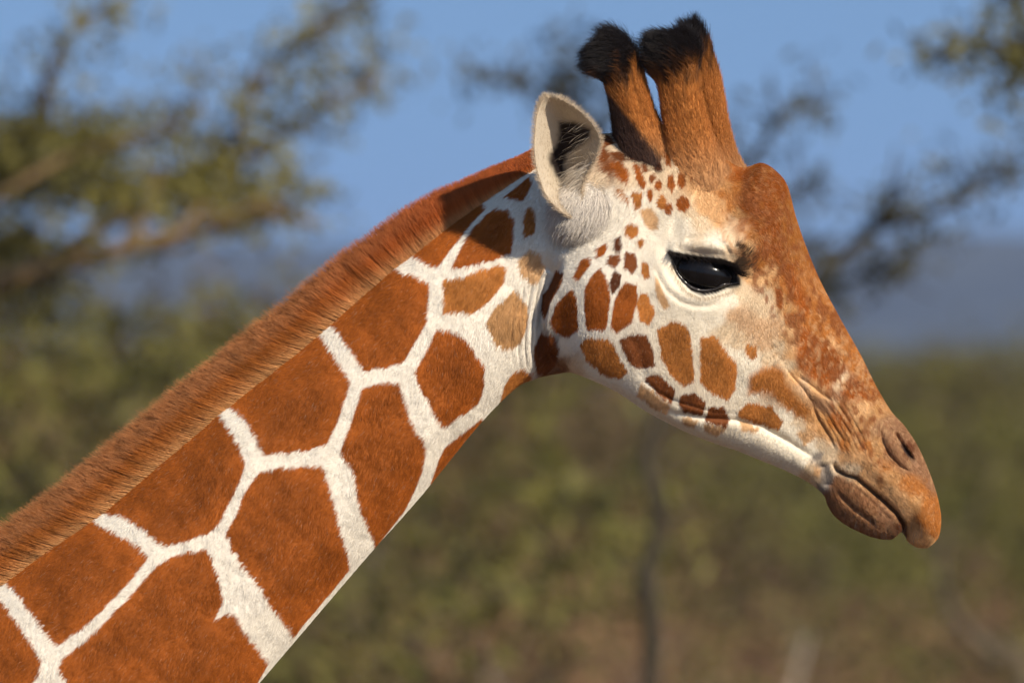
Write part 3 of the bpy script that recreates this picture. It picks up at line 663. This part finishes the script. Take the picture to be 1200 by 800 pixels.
    n = 950; tu = rng.beta(1.5, 1.5, n); iu = (3 + tu * (nu * .42)).astype(int); rt_ = inn[iu, m - 1 - rng.integers(1, 12, n)] + np.array((0, 0, 0))
    strands(rt_, np.array((-.75, .30 * mirror, -.45)) + rng.normal(0, .16, (n, 3)) , .014 + .016 * rng.random(n), np.array((.78, .68, .55)) * (.6 + .5 * rng.random(n))[:, None], .00016, (-.05, 0, -.22))
    for col_, sx in ((0, -1), (m - 1, .8)):                  # fringe on both rims
        n = 1500; iu = rng.integers(1, nu, n); rt_ = inn[iu, col_] + rng.normal(0, .0009, (n, 3)); nrm_ = np.stack([sx * np.ones(n), -.1 * mirror * np.ones(n), np.where(iu > nu * .85, 1.2, .35)], 1)
        strands(rt_, nrm_ + rng.normal(0, .35, (n, 3)), .003 + .004 * rng.random(n), np.array((.66, .52, .36)) * (.75 + .4 * rng.random(n))[:, None], .00013)
    n = 60; iu = (nu * (.25 + .5 * rng.random(n))).astype(int); rt_ = inn[iu, m - 1 - rng.integers(2, 22, n)]
    strands(rt_, np.array((-.8, -.25 * mirror, -.25)) + rng.normal(0, .22, (n, 3)), .016 + .014 * rng.random(n), np.array((.62, .52, .40)) * (.4 + .6 * rng.random(n))[:, None], .00014, (-.03, 0, -.15))
    n = 9000; pkk = rng.integers(0, 36 * 15, n); bl = W3[nb_:]; rt_ = bl[pkk] + rng.normal(0, .0025, (n, 3)); cen = bl.mean(0); nn = rt_ - cen; nn /= np.linalg.norm(nn, axis=1, keepdims=True)
    d = np.array((-.30, -.02, -.9)) + rng.normal(0, .13, (n, 3)); d -= nn * (d * nn).sum(1)[:, None] * .9; d += nn * .13
    low = sstep(262, 285, 400 - (rt_[:, 2] - ZC) * 1000 - dy)  # root hair darkened low down with the same painted shade
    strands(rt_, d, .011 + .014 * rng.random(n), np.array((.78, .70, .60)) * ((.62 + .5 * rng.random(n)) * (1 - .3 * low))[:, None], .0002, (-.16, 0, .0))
    hair_obj('ear_hair', np.concatenate(Ps), np.concatenate(Cs), np.concatenate(Rs), M_HAIR, o)
    return o
ear(1)
ear(-1, 46, 40)

# ------------------------------------------------------------------ eyes, lids, lashes
def eye(mirror):
    s0, n0 = surf(822, 300); yb = -.0795 - .002
    c = np.array(pw(822, 320, 0)); front = surf(822, 344)[0][1]
    c[1] = (front + .012)
    ax, az, ay = .036, .0205, .0200; a = math.radians(-14); vs = []; m, s = 40, 64
    for i in range(m + 1):
        p = math.pi * i / m
        for k in range(s):
            t = 2 * math.pi * k / s; x = math.sin(p) * math.cos(t) * ax; z = math.sin(p) * math.sin(t) * az; y = -math.cos(p) * ay
            vs.append((c[0] + x * math.cos(a) - z * math.sin(a), (c[1] + y) * mirror, c[2] + x * math.sin(a) + z * math.cos(a)))
    F = [(i * s + k, i * s + (k + 1) % s, (i + 1) * s + (k + 1) % s, (i + 1) * s + k) for i in range(m) for k in range(s)]
    o = part('eye', mesh_np('eye', vs, F), M_EYE, giraffe)
    # lower lid rim, wet
    P = [(786, 306), (791, 318), (799, 329), (810, 338), (823, 341), (836, 339), (846, 334), (856, 333), (864, 332)]
    pts = []
    for x, y in catmull(np.array(P, float), np.linspace(0, len(P) - 1, 40)):
        dx = (x - 822) / 1000; dz = (320 - y) / 1000; u = dx * math.cos(a) + dz * math.sin(a); v = -dx * math.sin(a) + dz * math.cos(a)
        e = max(0, 1 - (u / ax) ** 2 - (v / az) ** 2); pts.append(((x - 600) / 1000, (min(c[1] - ay * math.sqrt(e), surf(x, y)[0][1] - .001)) * mirror - .0008 * mirror, ZC + (400 - y) / 1000))
    V_, F_ = tube(pts, [.0013 * math.sin(math.pi * min(max(i / 39, .06), .94)) ** .5 + .0003 for i in range(40)], 10)
    part('lower_eyelid', mesh_np('lower_eyelid', V_, F_), M_WET, giraffe)
    # lashes
    Ps, Cs, Rs = [], [], []
    up = catmull(np.array([(783, 297), (798, 301), (815, 304), (835, 306), (850, 309), (862, 322)], float), np.linspace(0, 5, 260))
    for i, (x, y) in enumerate(up):
        if i % 1: continue
        r0, _ = surf(x, y - 1.5); f = i / 259
        for rep in range(2 + int(f > .6) * 3):
            L_ = (.011 + .013 * f ** 2) * (.6 + .6 * random.random()); d = np.array((-.25 + 1.1 * f + random.gauss(0, .15), -.95, -.55 + .15 * f + random.gauss(0, .12))); d /= np.linalg.norm(d)
            p = [r0 + np.array((random.gauss(0, .0008), .0, random.gauss(0, .0006)))]
            for k in range(4):
                p.append(p[-1] + d * L_ / 4); d = d + np.array((.05, .0, .10)); d /= np.linalg.norm(d)
            Ps.append(p); Cs.append((.02, .014, .011)); Rs.append(.00017)
    # dark fuzz at the front corner of the brow
    for i in range(1100):
        x = 858 + abs(random.gauss(0, 9)); y = 306 + random.gauss(0, 7) + (x - 858) * .25; r0, n0 = surf(x, y)
        d = np.array((.55 + random.gauss(0, .25), -.25, .75 + random.gauss(0, .25))); d /= np.linalg.norm(d); L_ = .008 + .009 * random.random(); p = [r0 - n0 * .001]
        for k in range(4): p.append(p[-1] + d * L_ / 4)
        Ps.append(p); g = random.random() * .8; Cs.append((.05 + .25 * g ** 3, .03 + .17 * g ** 3, .018 + .1 * g ** 3)); Rs.append(.00016)
    lo = catmull(np.array([(786, 308), (794, 326), (806, 341), (822, 347), (840, 344), (858, 338)], float), np.linspace(0, 5, 160))
    for i, (x, y) in enumerate(lo):
        r0, n0 = surf(x, y + 1); d = np.array((-.3 + .5 * i / 160 + random.gauss(0, .15), -.6, -.8)); d /= np.linalg.norm(d); L_ = .006 + .004 * random.random(); p = [r0]
        for k in range(4): p.append(p[-1] + d * L_ / 4)
        Ps.append(p); Cs.append((.5, .38, .25)); Rs.append(.00016)
    P = np.array(Ps); P[..., 1] *= mirror
    hair_obj('eyelashes', P, np.array(Cs), np.array(Rs), M_HAIR_D, giraffe)
eye(1); eye(-1)
# whiskers on the lips
Ps, Cs = [], []
for i in range(70):
    x, y = random.choice([(990 + 50 * random.random(), 0), (1050 + 40 * random.random(), 0)])
    y = 608 + (x - 990) * .45 - random.random() * 16 if x < 1045 else 612 + random.random() * 20
    r0, n0 = surf(x, y); d = n0 * .6 + np.array((random.gauss(0, .25), 0, -.7)); d /= np.linalg.norm(d); L_ = .008 + .012 * random.random(); p = [r0]
    for k in range(4): p.append(p[-1] + d * L_ / 4)
    Ps.append(p); Cs.append((.06, .04, .03))
hair_obj('whiskers', np.array(Ps), np.array(Cs), np.full(len(Ps), .00012), M_HAIR_D, giraffe)

# ------------------------------------------------------------------ land
def land_h(x, y):
    r = (fbm(x / 60 + 9, y / 60 + 3, 201) - .5) * 1.2
    return r * sstep(8, 60, np.hypot(x, y))
gx = np.concatenate([-np.geomspace(6000, 4, 90), np.geomspace(4, 6000, 90)]); gy = np.concatenate([-np.geomspace(2500, 4, 50), np.geomspace(4, 9000, 150)])
GX, GY = np.meshgrid(gx, gy, indexing='ij'); GZ = land_h(GX, GY)
n1, n2 = GX.shape; i_, j_ = np.meshgrid(np.arange(n1 - 1), np.arange(n2 - 1), indexing='ij')
GF = np.stack([i_ * n2 + j_, (i_ + 1) * n2 + j_, (i_ + 1) * n2 + j_ + 1, i_ * n2 + j_ + 1], -1).reshape(-1, 4)
def ground_mat():
    m = principled('dry_ground', rough=.95, spec=.1); n = m.node_tree; b = n.nodes['Principled BSDF']
    tc = n.nodes.new('ShaderNodeTexCoord')
    a = n.nodes.new('ShaderNodeTexNoise'); a.inputs['Scale'].default_value = .12; a.inputs['Detail'].default_value = 6
    c = n.nodes.new('ShaderNodeTexNoise'); c.inputs['Scale'].default_value = 1.3; c.inputs['Detail'].default_value = 6
    n.links.new(tc.outputs['Object'], a.inputs[0]); n.links.new(tc.outputs['Object'], c.inputs[0])
    mx = n.nodes.new('ShaderNodeMath'); mx.operation = 'ADD'; n.links.new(a.outputs[0], mx.inputs[0]); n.links.new(c.outputs[0], mx.inputs[1])
    r = n.nodes.new('ShaderNodeValToRGB'); r.color_ramp.elements[0].position = .4; r.color_ramp.elements[0].color = (.10, .075, .045, 1)
    r.color_ramp.elements[1].position = .62; r.color_ramp.elements[1].color = (.24, .17, .12, 1)
    e = r.color_ramp.elements.new(.5); e.color = (.16, .11, .075, 1)
    hf = n.nodes.new('ShaderNodeMath'); hf.operation = 'MULTIPLY'; hf.inputs[1].default_value = .5; n.links.new(mx.outputs[0], hf.inputs[0])
    n.links.new(hf.outputs[0], r.inputs[0]); n.links.new(r.outputs[0], b.inputs['Base Color'])
    return m
ground = link('ground', mesh_np('ground', np.stack([GX, GY, GZ], -1).reshape(-1, 3), GF), None, ground_mat()); tag(ground, kind='structure')

# hill range
hx_ = np.linspace(-1500, 1500, 240); hy_ = np.linspace(0, 1, 50); HX, HT = np.meshgrid(hx_, hy_, indexing='ij')
ridge_h = 33 + 7 * (fbm(HX / 260, HX * 0 + 2, 301) - .5) + 6 * (fbm(HX / 60, HX * 0 + 5, 302) - .5) - 3 * (HX > 60) * 0
HY = 2350 + HT * 900; prof_h = np.sin(np.pi * HT) ** .8
HZ = -2 + ridge_h * prof_h + (fbm(HX / 40, HY / 60, 303) - .5) * 7 * prof_h
n1, n2 = HX.shape; i_, j_ = np.meshgrid(np.arange(n1 - 1), np.arange(n2 - 1), indexing='ij')
HF = np.stack([i_ * n2 + j_, (i_ + 1) * n2 + j_, (i_ + 1) * n2 + j_ + 1, i_ * n2 + j_ + 1], -1).reshape(-1, 4)
hill = link('hills', mesh_np('hills', np.stack([HX, HY, HZ], -1).reshape(-1, 3), HF), None, principled('scrub_hillside', base=(.06, .06, .04), rough=.95, spec=.05, noise=(.03, .6, 1.5))); tag(hill, kind='structure')

# ------------------------------------------------------------------ thorn scrub
def leaf_mat(name, c, lo=.4, hi=2.0, sc=1.0):
    m = principled(name, base=c, rough=.6, spec=.15, noise=(sc, lo, hi)); return m
M_LEAF_Y = leaf_mat('acacia_leaf_yellow', (.115, .10, .024)); M_LEAF_G = leaf_mat('acacia_leaf_green', (.062, .055, .021)); M_LEAF_O = leaf_mat('scrub_leaf_olive', (.085, .057, .024))
M_LEAF_P = leaf_mat('scrub_leaf_bright', (.095, .085, .02)); M_DRY = leaf_mat('dry_scrub_leaf', (.16, .088, .045))
M_BARK = principled('thorn_bark', base=(.11, .085, .055), rough=.9, spec=.1, noise=(6, .55, 1.4), bump=(30, .6, .01)); M_BARK_P = principled('pale_dead_wood', base=(.42, .35, .27), rough=.9, spec=.1, noise=(6, .7, 1.3))
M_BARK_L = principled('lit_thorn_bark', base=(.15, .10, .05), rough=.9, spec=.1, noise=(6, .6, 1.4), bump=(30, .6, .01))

def leaves(centers, per, spread, size, rs):
    """flat small leaf faces scattered round each centre"""
    C = np.repeat(np.asarray(centers, float), per, 0); n = len(C)
    if np.ndim(spread): spread = np.repeat(np.asarray(spread), per)[:, None]
    C = C + rs.normal(0, 1, (n, 3)) * spread * np.array((1, 1, .75))
    a = rs.normal(0, 1, (n, 3)); a /= np.linalg.norm(a, axis=1, keepdims=True); b = np.cross(a, rs.normal(0, 1, (n, 3))); b /= np.linalg.norm(b, axis=1, keepdims=True)
    s = size * (.6 + .8 * rs.random(n))[:, None]
    V_ = np.stack([C - a * s, C + b * s * .35, C + a * s, C - b * s * .35], 1).reshape(-1, 3); return V_, np.arange(len(V_)).reshape(-1, 4)
class Mesher:
    def __init__(s): s.v = []; s.f = []; s.n = 0
    def add(s, v, f):
        s.v.append(v); s.f.append(f + s.n); s.n += len(v)
    def mesh(s, name): return mesh_np(name, np.concatenate(s.v), np.concatenate(s.f), smooth=False)
def branchlets(path, rad, rs, M, depth, centers, spreads, n_side, L):
    """a limb with side twigs; leaf clump centres collect along the twigs"""
    path = np.array(path, float); M.add(*tube(path, np.linspace(rad, rad * .35, len(path)), 7 if depth else 9))
    seglen = np.linalg.norm(np.diff(path, axis=0), axis=1).sum()
    for k in range(n_side):
        f = .2 + .8 * rs.random(); i = f * (len(path) - 1); i0 = int(min(i, len(path) - 2)); p = path[i0] + (path[i0 + 1] - path[i0]) * (i - i0)
        t = path[i0 + 1] - path[i0]; t /= np.linalg.norm(t); d = t * .6 + rs.normal(0, .7, 3) * np.array((1, 1, .7)) + np.array((0, 0, .3)); d /= np.linalg.norm(d)
        ll = L * (.5 + rs.random()); pts = [p]
        for q in range(4): d = d + rs.normal(0, .22, 3); d /= np.linalg.norm(d); pts.append(pts[-1] + d * ll / 4)
        if depth < 1: branchlets(pts, rad * .38, rs, M, depth + 1, centers, spreads, max(2, n_side // 3), L * .55)
        else: M.add(*tube(pts, np.linspace(rad * .35, rad * .15, 5), 5))
        for q in pts[1:]: centers.append(q)
def P3(l, d): return [pw(x, y, d=d + (z if True else 0)) for x, y, z in l]

# acacia on the left, about 26 m out: the limbs seen in the photograph
def left_tree():
    D = 27.; rs = np.random.default_rng(11); M = Mesher(); t = empty('acacia_tree', (pw(-420, 0, d=D)[0], D - CAMD, 0))
    tag(t, 'leafy yellow-green acacia reaching in from the left, with a thick slanting limb', 'tree')
    base = np.array(t.location)
    trunk = [np.array((base[0], base[1], -.1)), np.array((base[0] + .1, base[1], 1.5)), np.array((base[0] + .15, base[1] + .1, 2.8)), np.array(pw(-330, 420, d=D)), np.array(pw(-220, 380, d=D))]
    Mt = Mesher(); Mt.add(*tube(trunk, [.26, .2, .17, .14, .11], 14)); cen = []; ccl = []
    limbs = [([(-220,380,0),(-60,355,0),(20,322,0),(120,298,0),(200,275,0),(270,255,.0),(340,238,.0)], .036, 4, .25),
             ([(-220,380,0),(-120,260,.5),(-20,220,.6),(20,175,.5),(48,120,.4),(70,60,.3),(100,25,.3),(150,-5,.3)], .022, 3, .18),
             ([(-60,355,.0),(80,290,.8),(170,235,1),(235,195,1),(275,170,.8),(290,120,.8),(325,75,.8),(370,40,.8),(412,15,.8)], .022, 3, .16),
             ([(170,235,1),(240,205,1),(290,183,1),(340,150,1),(390,118,1),(440,98,1)], .018, 3, .16),
             ([(-120,330,-.5),(-30,250,-.6),(40,205,-.6),(90,180,-.5),(150,165,-.5),(200,150,-.5),(240,130,-.5)], .015, 2, .16)]
    for l, r, nside, L_ in limbs:
        w_ = catmull(np.array(P3(l, D)), np.linspace(0, len(l) - 1, len(l) * 4)); c = []; branchlets(w_, r, rs, Mt, 0, c, [], nside * 2, L_)
        c = [q for q in c if rs.random() < (.16 if r < .0305 and L_ <= .3 else .3)]; cen += c
        for i in range(len(w_) // 3, len(w_)):
            if rs.random() < .55: cen += [w_[i] + rs.normal(0, .045, 3) for _ in range(3)]
    link('trunk', Mt.mesh('trunk'), t, M_BARK_L).matrix_parent_inverse.translation = (-base[0], -base[1], -base[2])
    # leaf clumps: measured dense patches in the crown
    blobs = [(60,165,34,16),(115,160,26,12),(160,150,22,10),(20,150,16,14),(5,205,34,20),(60,212,42,18),(105,195,34,22),(120,232,34,18),(165,222,30,14),(215,215,26,12),
             (240,240,44,10),(300,235,34,8),(228,205,14,24),(95,178,12,30),(330,228,26,6),(-30,300,60,50),(30,285,40,10),(40,345,56,14),(-10,180,24,30)]
    for x, y, rx, ry in blobs:
        k = int(rx * ry / 26) + 4; ax_ = rs.normal(0, .5, k) * rx; ay_ = rs.normal(0, .5, k) * ry
        for a_, b_ in zip(ax_, ay_): cen.append(pw(x + a_, y + b_, d=D + .35 + abs(rs.normal(0, .6))))
    cen = np.array(cen); lv, lf = leaves(cen, 10, .055, .022, rs)
    link('crown', mesh_np('crown', lv, lf, smooth=False), t, M_LEAF_Y).matrix_parent_inverse.translation = (-base[0], -base[1], -base[2])
left_tree()

M_TWIG = principled('grey_twig_bark', base=(.055, .045, .03), rough=.9, spec=.1, noise=(6, .7, 1.3))
def twig_tree(name, label, D, trunk_px, limbs, seed, lm, per=10, dens=.08, bark=M_TWIG):
    rs = np.random.default_rng(seed); x0, y0, _ = pw(trunk_px[0][0], 0, d=D); t = empty(name, (x0, y0, 0)); tag(t, label, 'tree')
    Mt = Mesher(); tr = [np.array((x0, y0, -.1))] + [np.array(pw(a, b, d=D)) for a, b in trunk_px]
    tr = catmull(np.array(tr), np.linspace(0, len(tr) - 1, len(tr) * 5)); Mt.add(*tube(tr, np.linspace(.026, .015, len(tr)), 10)); cen = []
    for l, r, nside, L_ in limbs:
        w_ = catmull(np.array(P3(l, D)), np.linspace(0, len(l) - 1, len(l) * 4)); c = []; branchlets(w_, r * .85, rs, Mt, 1, c, [], nside, L_ * .8); cen += [q for q in c if rs.random() < dens * 2.5]; 
        for i in range(3, len(w_)):
            if rs.random() < .30: cen += [w_[i] + rs.normal(0, .035, 3) for _ in range(2)]
    iv = (-x0, -y0, 0)
    link('trunk', Mt.mesh('trunk'), t, bark).matrix_parent_inverse.translation = iv
    lv, lf = leaves(np.array(cen), per, .045, .022, rs); link('crown', mesh_np('crown', lv, lf, smooth=False), t, lm).matrix_parent_inverse.translation = iv
    return t
twig_tree('acacia_tree', 'thin acacia behind the head, its bare twigs showing round the horns and brow', 27., [(765, 800), (752, 700), (772, 610), (757, 530), (795, 470), (815, 420)], [
 ([(815,420,0),(850,370,0),(900,350,0),(945,335,0),(985,300,0),(1015,278,0),(1035,255,0),(1045,235,0)], .026, 12, .22),
 ([(985,300,0),(1020,270,0),(1060,258,0),(1095,248,0),(1130,232,0),(1150,205,0)], .018, 8, .2),
 ([(1095,248,0),(1140,225,.1),(1150,203,.1),(1175,208,.1),(1210,212,.1),(1260,215,.1)], .014, 6, .18),
 ([(945,335,.2),(990,330,.2),(1020,322,.2),(1045,320,.2)], .014, 7, .16),
 ([(815,420,.3),(850,330,.3),(870,260,.3),(880,195,.3),(900,160,.3),(918,135,.3),(945,128,.3),(975,118,.3)], .020, 8, .2),
 ([(870,260,.3),(905,235,.3),(935,225,.3),(955,210,.3)], .014, 7, .16),
 ([(815,420,.2),(760,300,.2),(720,200,.2),(690,140,.2),(665,115,.2),(640,108,.2),(600,98,.2),(555,88,.2)], .020, 9, .2),
 ([(690,140,.2),(665,110,.2),(660,80,.2),(668,60,.2)], .012, 6, .16)], 21, M_LEAF_G, 9)
twig_tree('acacia_tree', 'acacia twig with rusty leaves hanging into the top right corner', 24., [(1330, 500), (1310, 250), (1290, 120)], [
 ([(1290,120,0),(1240,60,0),(1200,48,0),(1170,55,0),(1140,62,0),(1095,66,0)], .022, 10, .16),
 ([(1240,60,0),(1200,70,0),(1190,90,0),(1185,105,0)], .014, 8, .12), ([(1240,60,0),(1200,35,0),(1188,15,0),(1180,-10,0)], .016, 9, .14)], 31, M_LEAF_Y, 10)

# shrubs and small thorn trees between 45 and 260 m
def shrub_proto(h, wd, seed, lm, bark, nst, ncl, per, lsize, spread=.13, low=.12):
    rs = np.random.default_rng(seed); Mt = Mesher(); cen = []
    for k in range(nst):
        a = rs.random() * 6.28; d = np.array((math.cos(a) * .55, math.sin(a) * .55, 1.)); p = np.array((math.cos(a) * .12, math.sin(a) * .12, -.05)); pts = [p]
        for q in range(6): d = d + rs.normal(0, .22, 3) * np.array((1, 1, .4)); d /= np.linalg.norm(d); pts.append(pts[-1] + d * h * .14)
        branchlets(pts, .035 * h / 3, rs, Mt, 0, cen, [], 6, h * .22)
    lobes = [(rs.normal(0, .30 * wd), rs.normal(0, .30 * wd), h * (low + (1 - low) * rs.random() ** .7), wd * (.05 + .09 * rs.random())) for _ in range(34)]
    for k in range(ncl):
        lx, ly, lz, lr = lobes[rs.integers(len(lobes))]; q = rs.normal(0, 1, 3); q /= np.linalg.norm(q); q *= lr * rs.random() ** .33
        cen.append(np.array((lx, ly, min(lz, h * .92))) + q * np.array((1, 1, .7)))
    cen = np.array(cen); cen = cen[cen[:, 2] > .1]
    lv, lf = leaves(cen, per, spread, lsize, rs); lv[:, 2] = np.maximum(lv[:, 2], .03)
    return Mt.mesh('trunk'), mesh_np('crown', lv, lf, smooth=False), lm, bark
PROTO = {
 'olive': [shrub_proto(4.3, 3.6, 41, M_LEAF_O, M_BARK, 5, 420, 12, .05), shrub_proto(3.8, 4.2, 42, M_LEAF_O, M_BARK, 6, 420, 12, .05)],
 'green': [shrub_proto(4.2, 4.0, 43, M_LEAF_P, M_BARK, 5, 480, 12, .05), shrub_proto(4.0, 3.4, 44, M_LEAF_G, M_BARK, 5, 460, 12, .05)],
 'dry': [shrub_proto(2.9, 3.4, 45, M_DRY, M_BARK_P, 7, 130, 8, .04), shrub_proto(2.6, 3.0, 46, M_DRY, M_BARK, 8, 90, 8, .04)],
}
for k in PROTO:
    for tm, cm, lm, bk in PROTO[k]: tm.materials.append(bk); cm.materials.append(lm)
def shrub(kind, idx, x, y, sc, rot, label, group, name):
    tm, cm, lm, bk = PROTO[kind][idx]; z = float(land_h(np.array([x]), np.array([y]))[0])
    t = empty(name, (x, y, z)); t.rotation_euler = (0, 0, rot); t.scale = (sc, sc, sc); tag(t, label, 'shrub' if kind == 'dry' else 'bush', group)
    for n_, m_ in (('trunk', tm), ('crown', cm)):
        o = bpy.data.objects.new(n_, m_); COL.objects.link(o); o.parent = t
    return t
rs = np.random.default_rng(77)
def at(px, D, j=0): return (px - 600) / 1000 * D / CAMD, D - CAMD
spec = []
LBL = {'olive': 'blurred olive thorn bush in the scrub behind the giraffe', 'green': 'blurred green leafy bush in the scrub behind the giraffe', 'dry': 'blurred dry brown shrub low in the background scrub'}
GRP = {'olive': 'olive thorn bushes of the background scrub', 'green': 'green leafy bushes of the background scrub', 'dry': 'dry brown shrubs of the background scrub'}
NMS = {'olive': 'thorn_bush', 'green': 'leafy_bush', 'dry': 'dry_shrub'}
for px, D, kind in [(1130,70,'green'),(1195,58,'green'),(1070,84,'green'),(30,37,'green'),(150,42,'olive'),(-60,40,'olive'),(255,60,'green'),(700,80,'olive'),(905,92,'olive'),(1010,104,'olive'),(560,66,'green'),(400,78,'olive'),
                    (830,60,'dry'),(1020,58,'dry'),(1170,52,'dry'),(640,62,'dry'),(500,54,'dry'),(930,80,'dry'),(740,56,'dry'),(1080,88,'dry'),(1230,84,'olive'),(420,50,'dry'),(1110,64,'dry'),(780,86,'dry'),(850,74,'dry'),(925,66,'dry'),(990,82,'dry'),(1060,74,'dry'),(1150,80,'dry'),(1210,70,'dry'),(960,50,'dry'),(1060,47,'dry'),(870,48,'dry'),(690,50,'dry'),(580,52,'dry'),(600,84,'dry')]:
    spec.append((px, D, kind))
for k in range(70):                                     # scrub goes on to both sides of the view
    D = 60 + 300 * rs.random(); sd_ = -1 if k % 2 else 1; spec.append((600 + sd_ * (760 + 1500 * rs.random()), D, rs.choice(['olive', 'green', 'dry'])))
for k in range(95):
    D = 90 + 430 * rs.random() ** 1.5; px = -80 + 1360 * rs.random(); kind = rs.choice(['olive', 'green', 'olive', 'dry', 'dry']); spec.append((px, D, kind))
for px, D, kind in spec:
    x, y = at(px, D); sc = {'olive': .92, 'green': .95, 'dry': .95}[kind] * (.85 + .25 * rs.random())
    if (px, D) in ((30, 37), (150, 42), (-60, 40)): sc = 1.04
    own = {(1130, 70): 'brighter green bush beyond the muzzle at the right edge', (30, 37): 'dark green bush filling the left edge beneath the slanting limb', (-60, 40): 'olive thorn bush cut by the left edge behind the mane',
           (1170, 52): 'nearest brown dry shrub in the bottom right corner', (420, 50): 'nearest brown dry shrub, just right of the neck at the bottom edge'}.get((px, D))
    shrub(kind, 0 if (px, D) in ((1130, 70), (1195, 58), (1070, 84)) else int(rs.integers(2)), x, y, sc, 6.28 * rs.random(), own or LBL[kind], GRP[kind], NMS[kind])

# pale dead stick low right
D = 50.; rs2 = np.random.default_rng(5); Mt = Mesher(); x0, y0, _ = pw(905, 0, d=D)
cen = []; branchlets(catmull(np.array([(x0, y0, -.05), pw(915, 900, d=D), pw(932, 800, d=D), pw(940, 770, d=D), pw(948, 742, d=D)]), np.linspace(0, 4, 20)), .024, rs2, Mt, 1, cen, [], 3, .25)
st = link('dead_sapling', Mt.mesh('dead_sapling'), None, M_BARK_P); tag(st, 'pale bare dead sapling standing low below the muzzle', 'dead sapling')

D = 44.; Mt = Mesher(); x0, y0, _ = pw(1215, 0, d=D)
branchlets(catmull(np.array([(x0, y0, -.05), pw(1205, 830, d=D), pw(1165, 770, d=D), pw(1122, 725, d=D), pw(1103, 675, d=D), pw(1110, 620, d=D)]), np.linspace(0, 5, 24)), .045, rs2, Mt, 1, cen, [], 5, .35)
st = link('dead_branch', Mt.mesh('dead_branch'), None, M_BARK); tag(st, 'dark bare stem curving up out of the scrub in the bottom right corner', 'dead branch')

# dry grass carpet beyond the scrub
rs3 = np.random.default_rng(9); ng = 26000; D = 60 + 240 * rs3.random(ng) ** 1.2; px = -150 + 1500 * rs3.random(ng); gx_ = (px - 600) / 1000 * D / CAMD; gy_ = D - CAMD
cl = fbm(gx_ / 5, gy_ / 12, 55) > .45; gx_, gy_ = gx_[cl], gy_[cl]; gz_ = land_h(gx_, gy_); n = len(gx_)
hgt = .25 + .35 * rs3.random(n); an = rs3.random(n) * 6.28; wv = .05
b0 = np.stack([gx_ - wv * np.cos(an), gy_ - wv * np.sin(an), gz_ - .02], 1); b1 = np.stack([gx_ + wv * np.cos(an), gy_ + wv * np.sin(an), gz_ - .02], 1)
tp_ = np.stack([gx_ + rs3.normal(0, .1, n), gy_ + rs3.normal(0, .1, n), gz_ + hgt], 1)
link('dry_grass', mesh_np('dry_grass', np.stack([b0, b1, tp_], 1).reshape(-1, 3), np.arange(3 * n).reshape(-1, 3), smooth=False), None, leaf_mat('straw', (.22, .15, .08)))
tag(bpy.data.objects['dry_grass'], 'dry straw-coloured grass between the bushes', 'grass', kind='stuff')

# ------------------------------------------------------------------ air
hb = mesh_np('haze', np.array([(x, y, z) for x in (-1700, 1700) for y in (-60, 3400) for z in (-4, 48)], float), [(0, 1, 3, 2), (4, 6, 7, 5), (0, 4, 5, 1), (2, 3, 7, 6), (0, 2, 6, 4), (1, 5, 7, 3)], smooth=False)
hm = bpy.data.materials.new('haze_air'); hm.use_nodes = True; hn = hm.node_tree; hn.nodes.clear()
o_ = hn.nodes.new('ShaderNodeOutputMaterial'); pv = hn.nodes.new('ShaderNodeVolumePrincipled'); pv.inputs['Color'].default_value = (.45, .6, .95, 1); pv.inputs['Density'].default_value = .00018; pv.inputs['Anisotropy'].default_value = .0
hn.links.new(pv.outputs[0], o_.inputs['Volume'])
USE_HAZE = True
if USE_HAZE:
    hz = link('haze', hb, None, hm); tag(hz, kind='stuff')
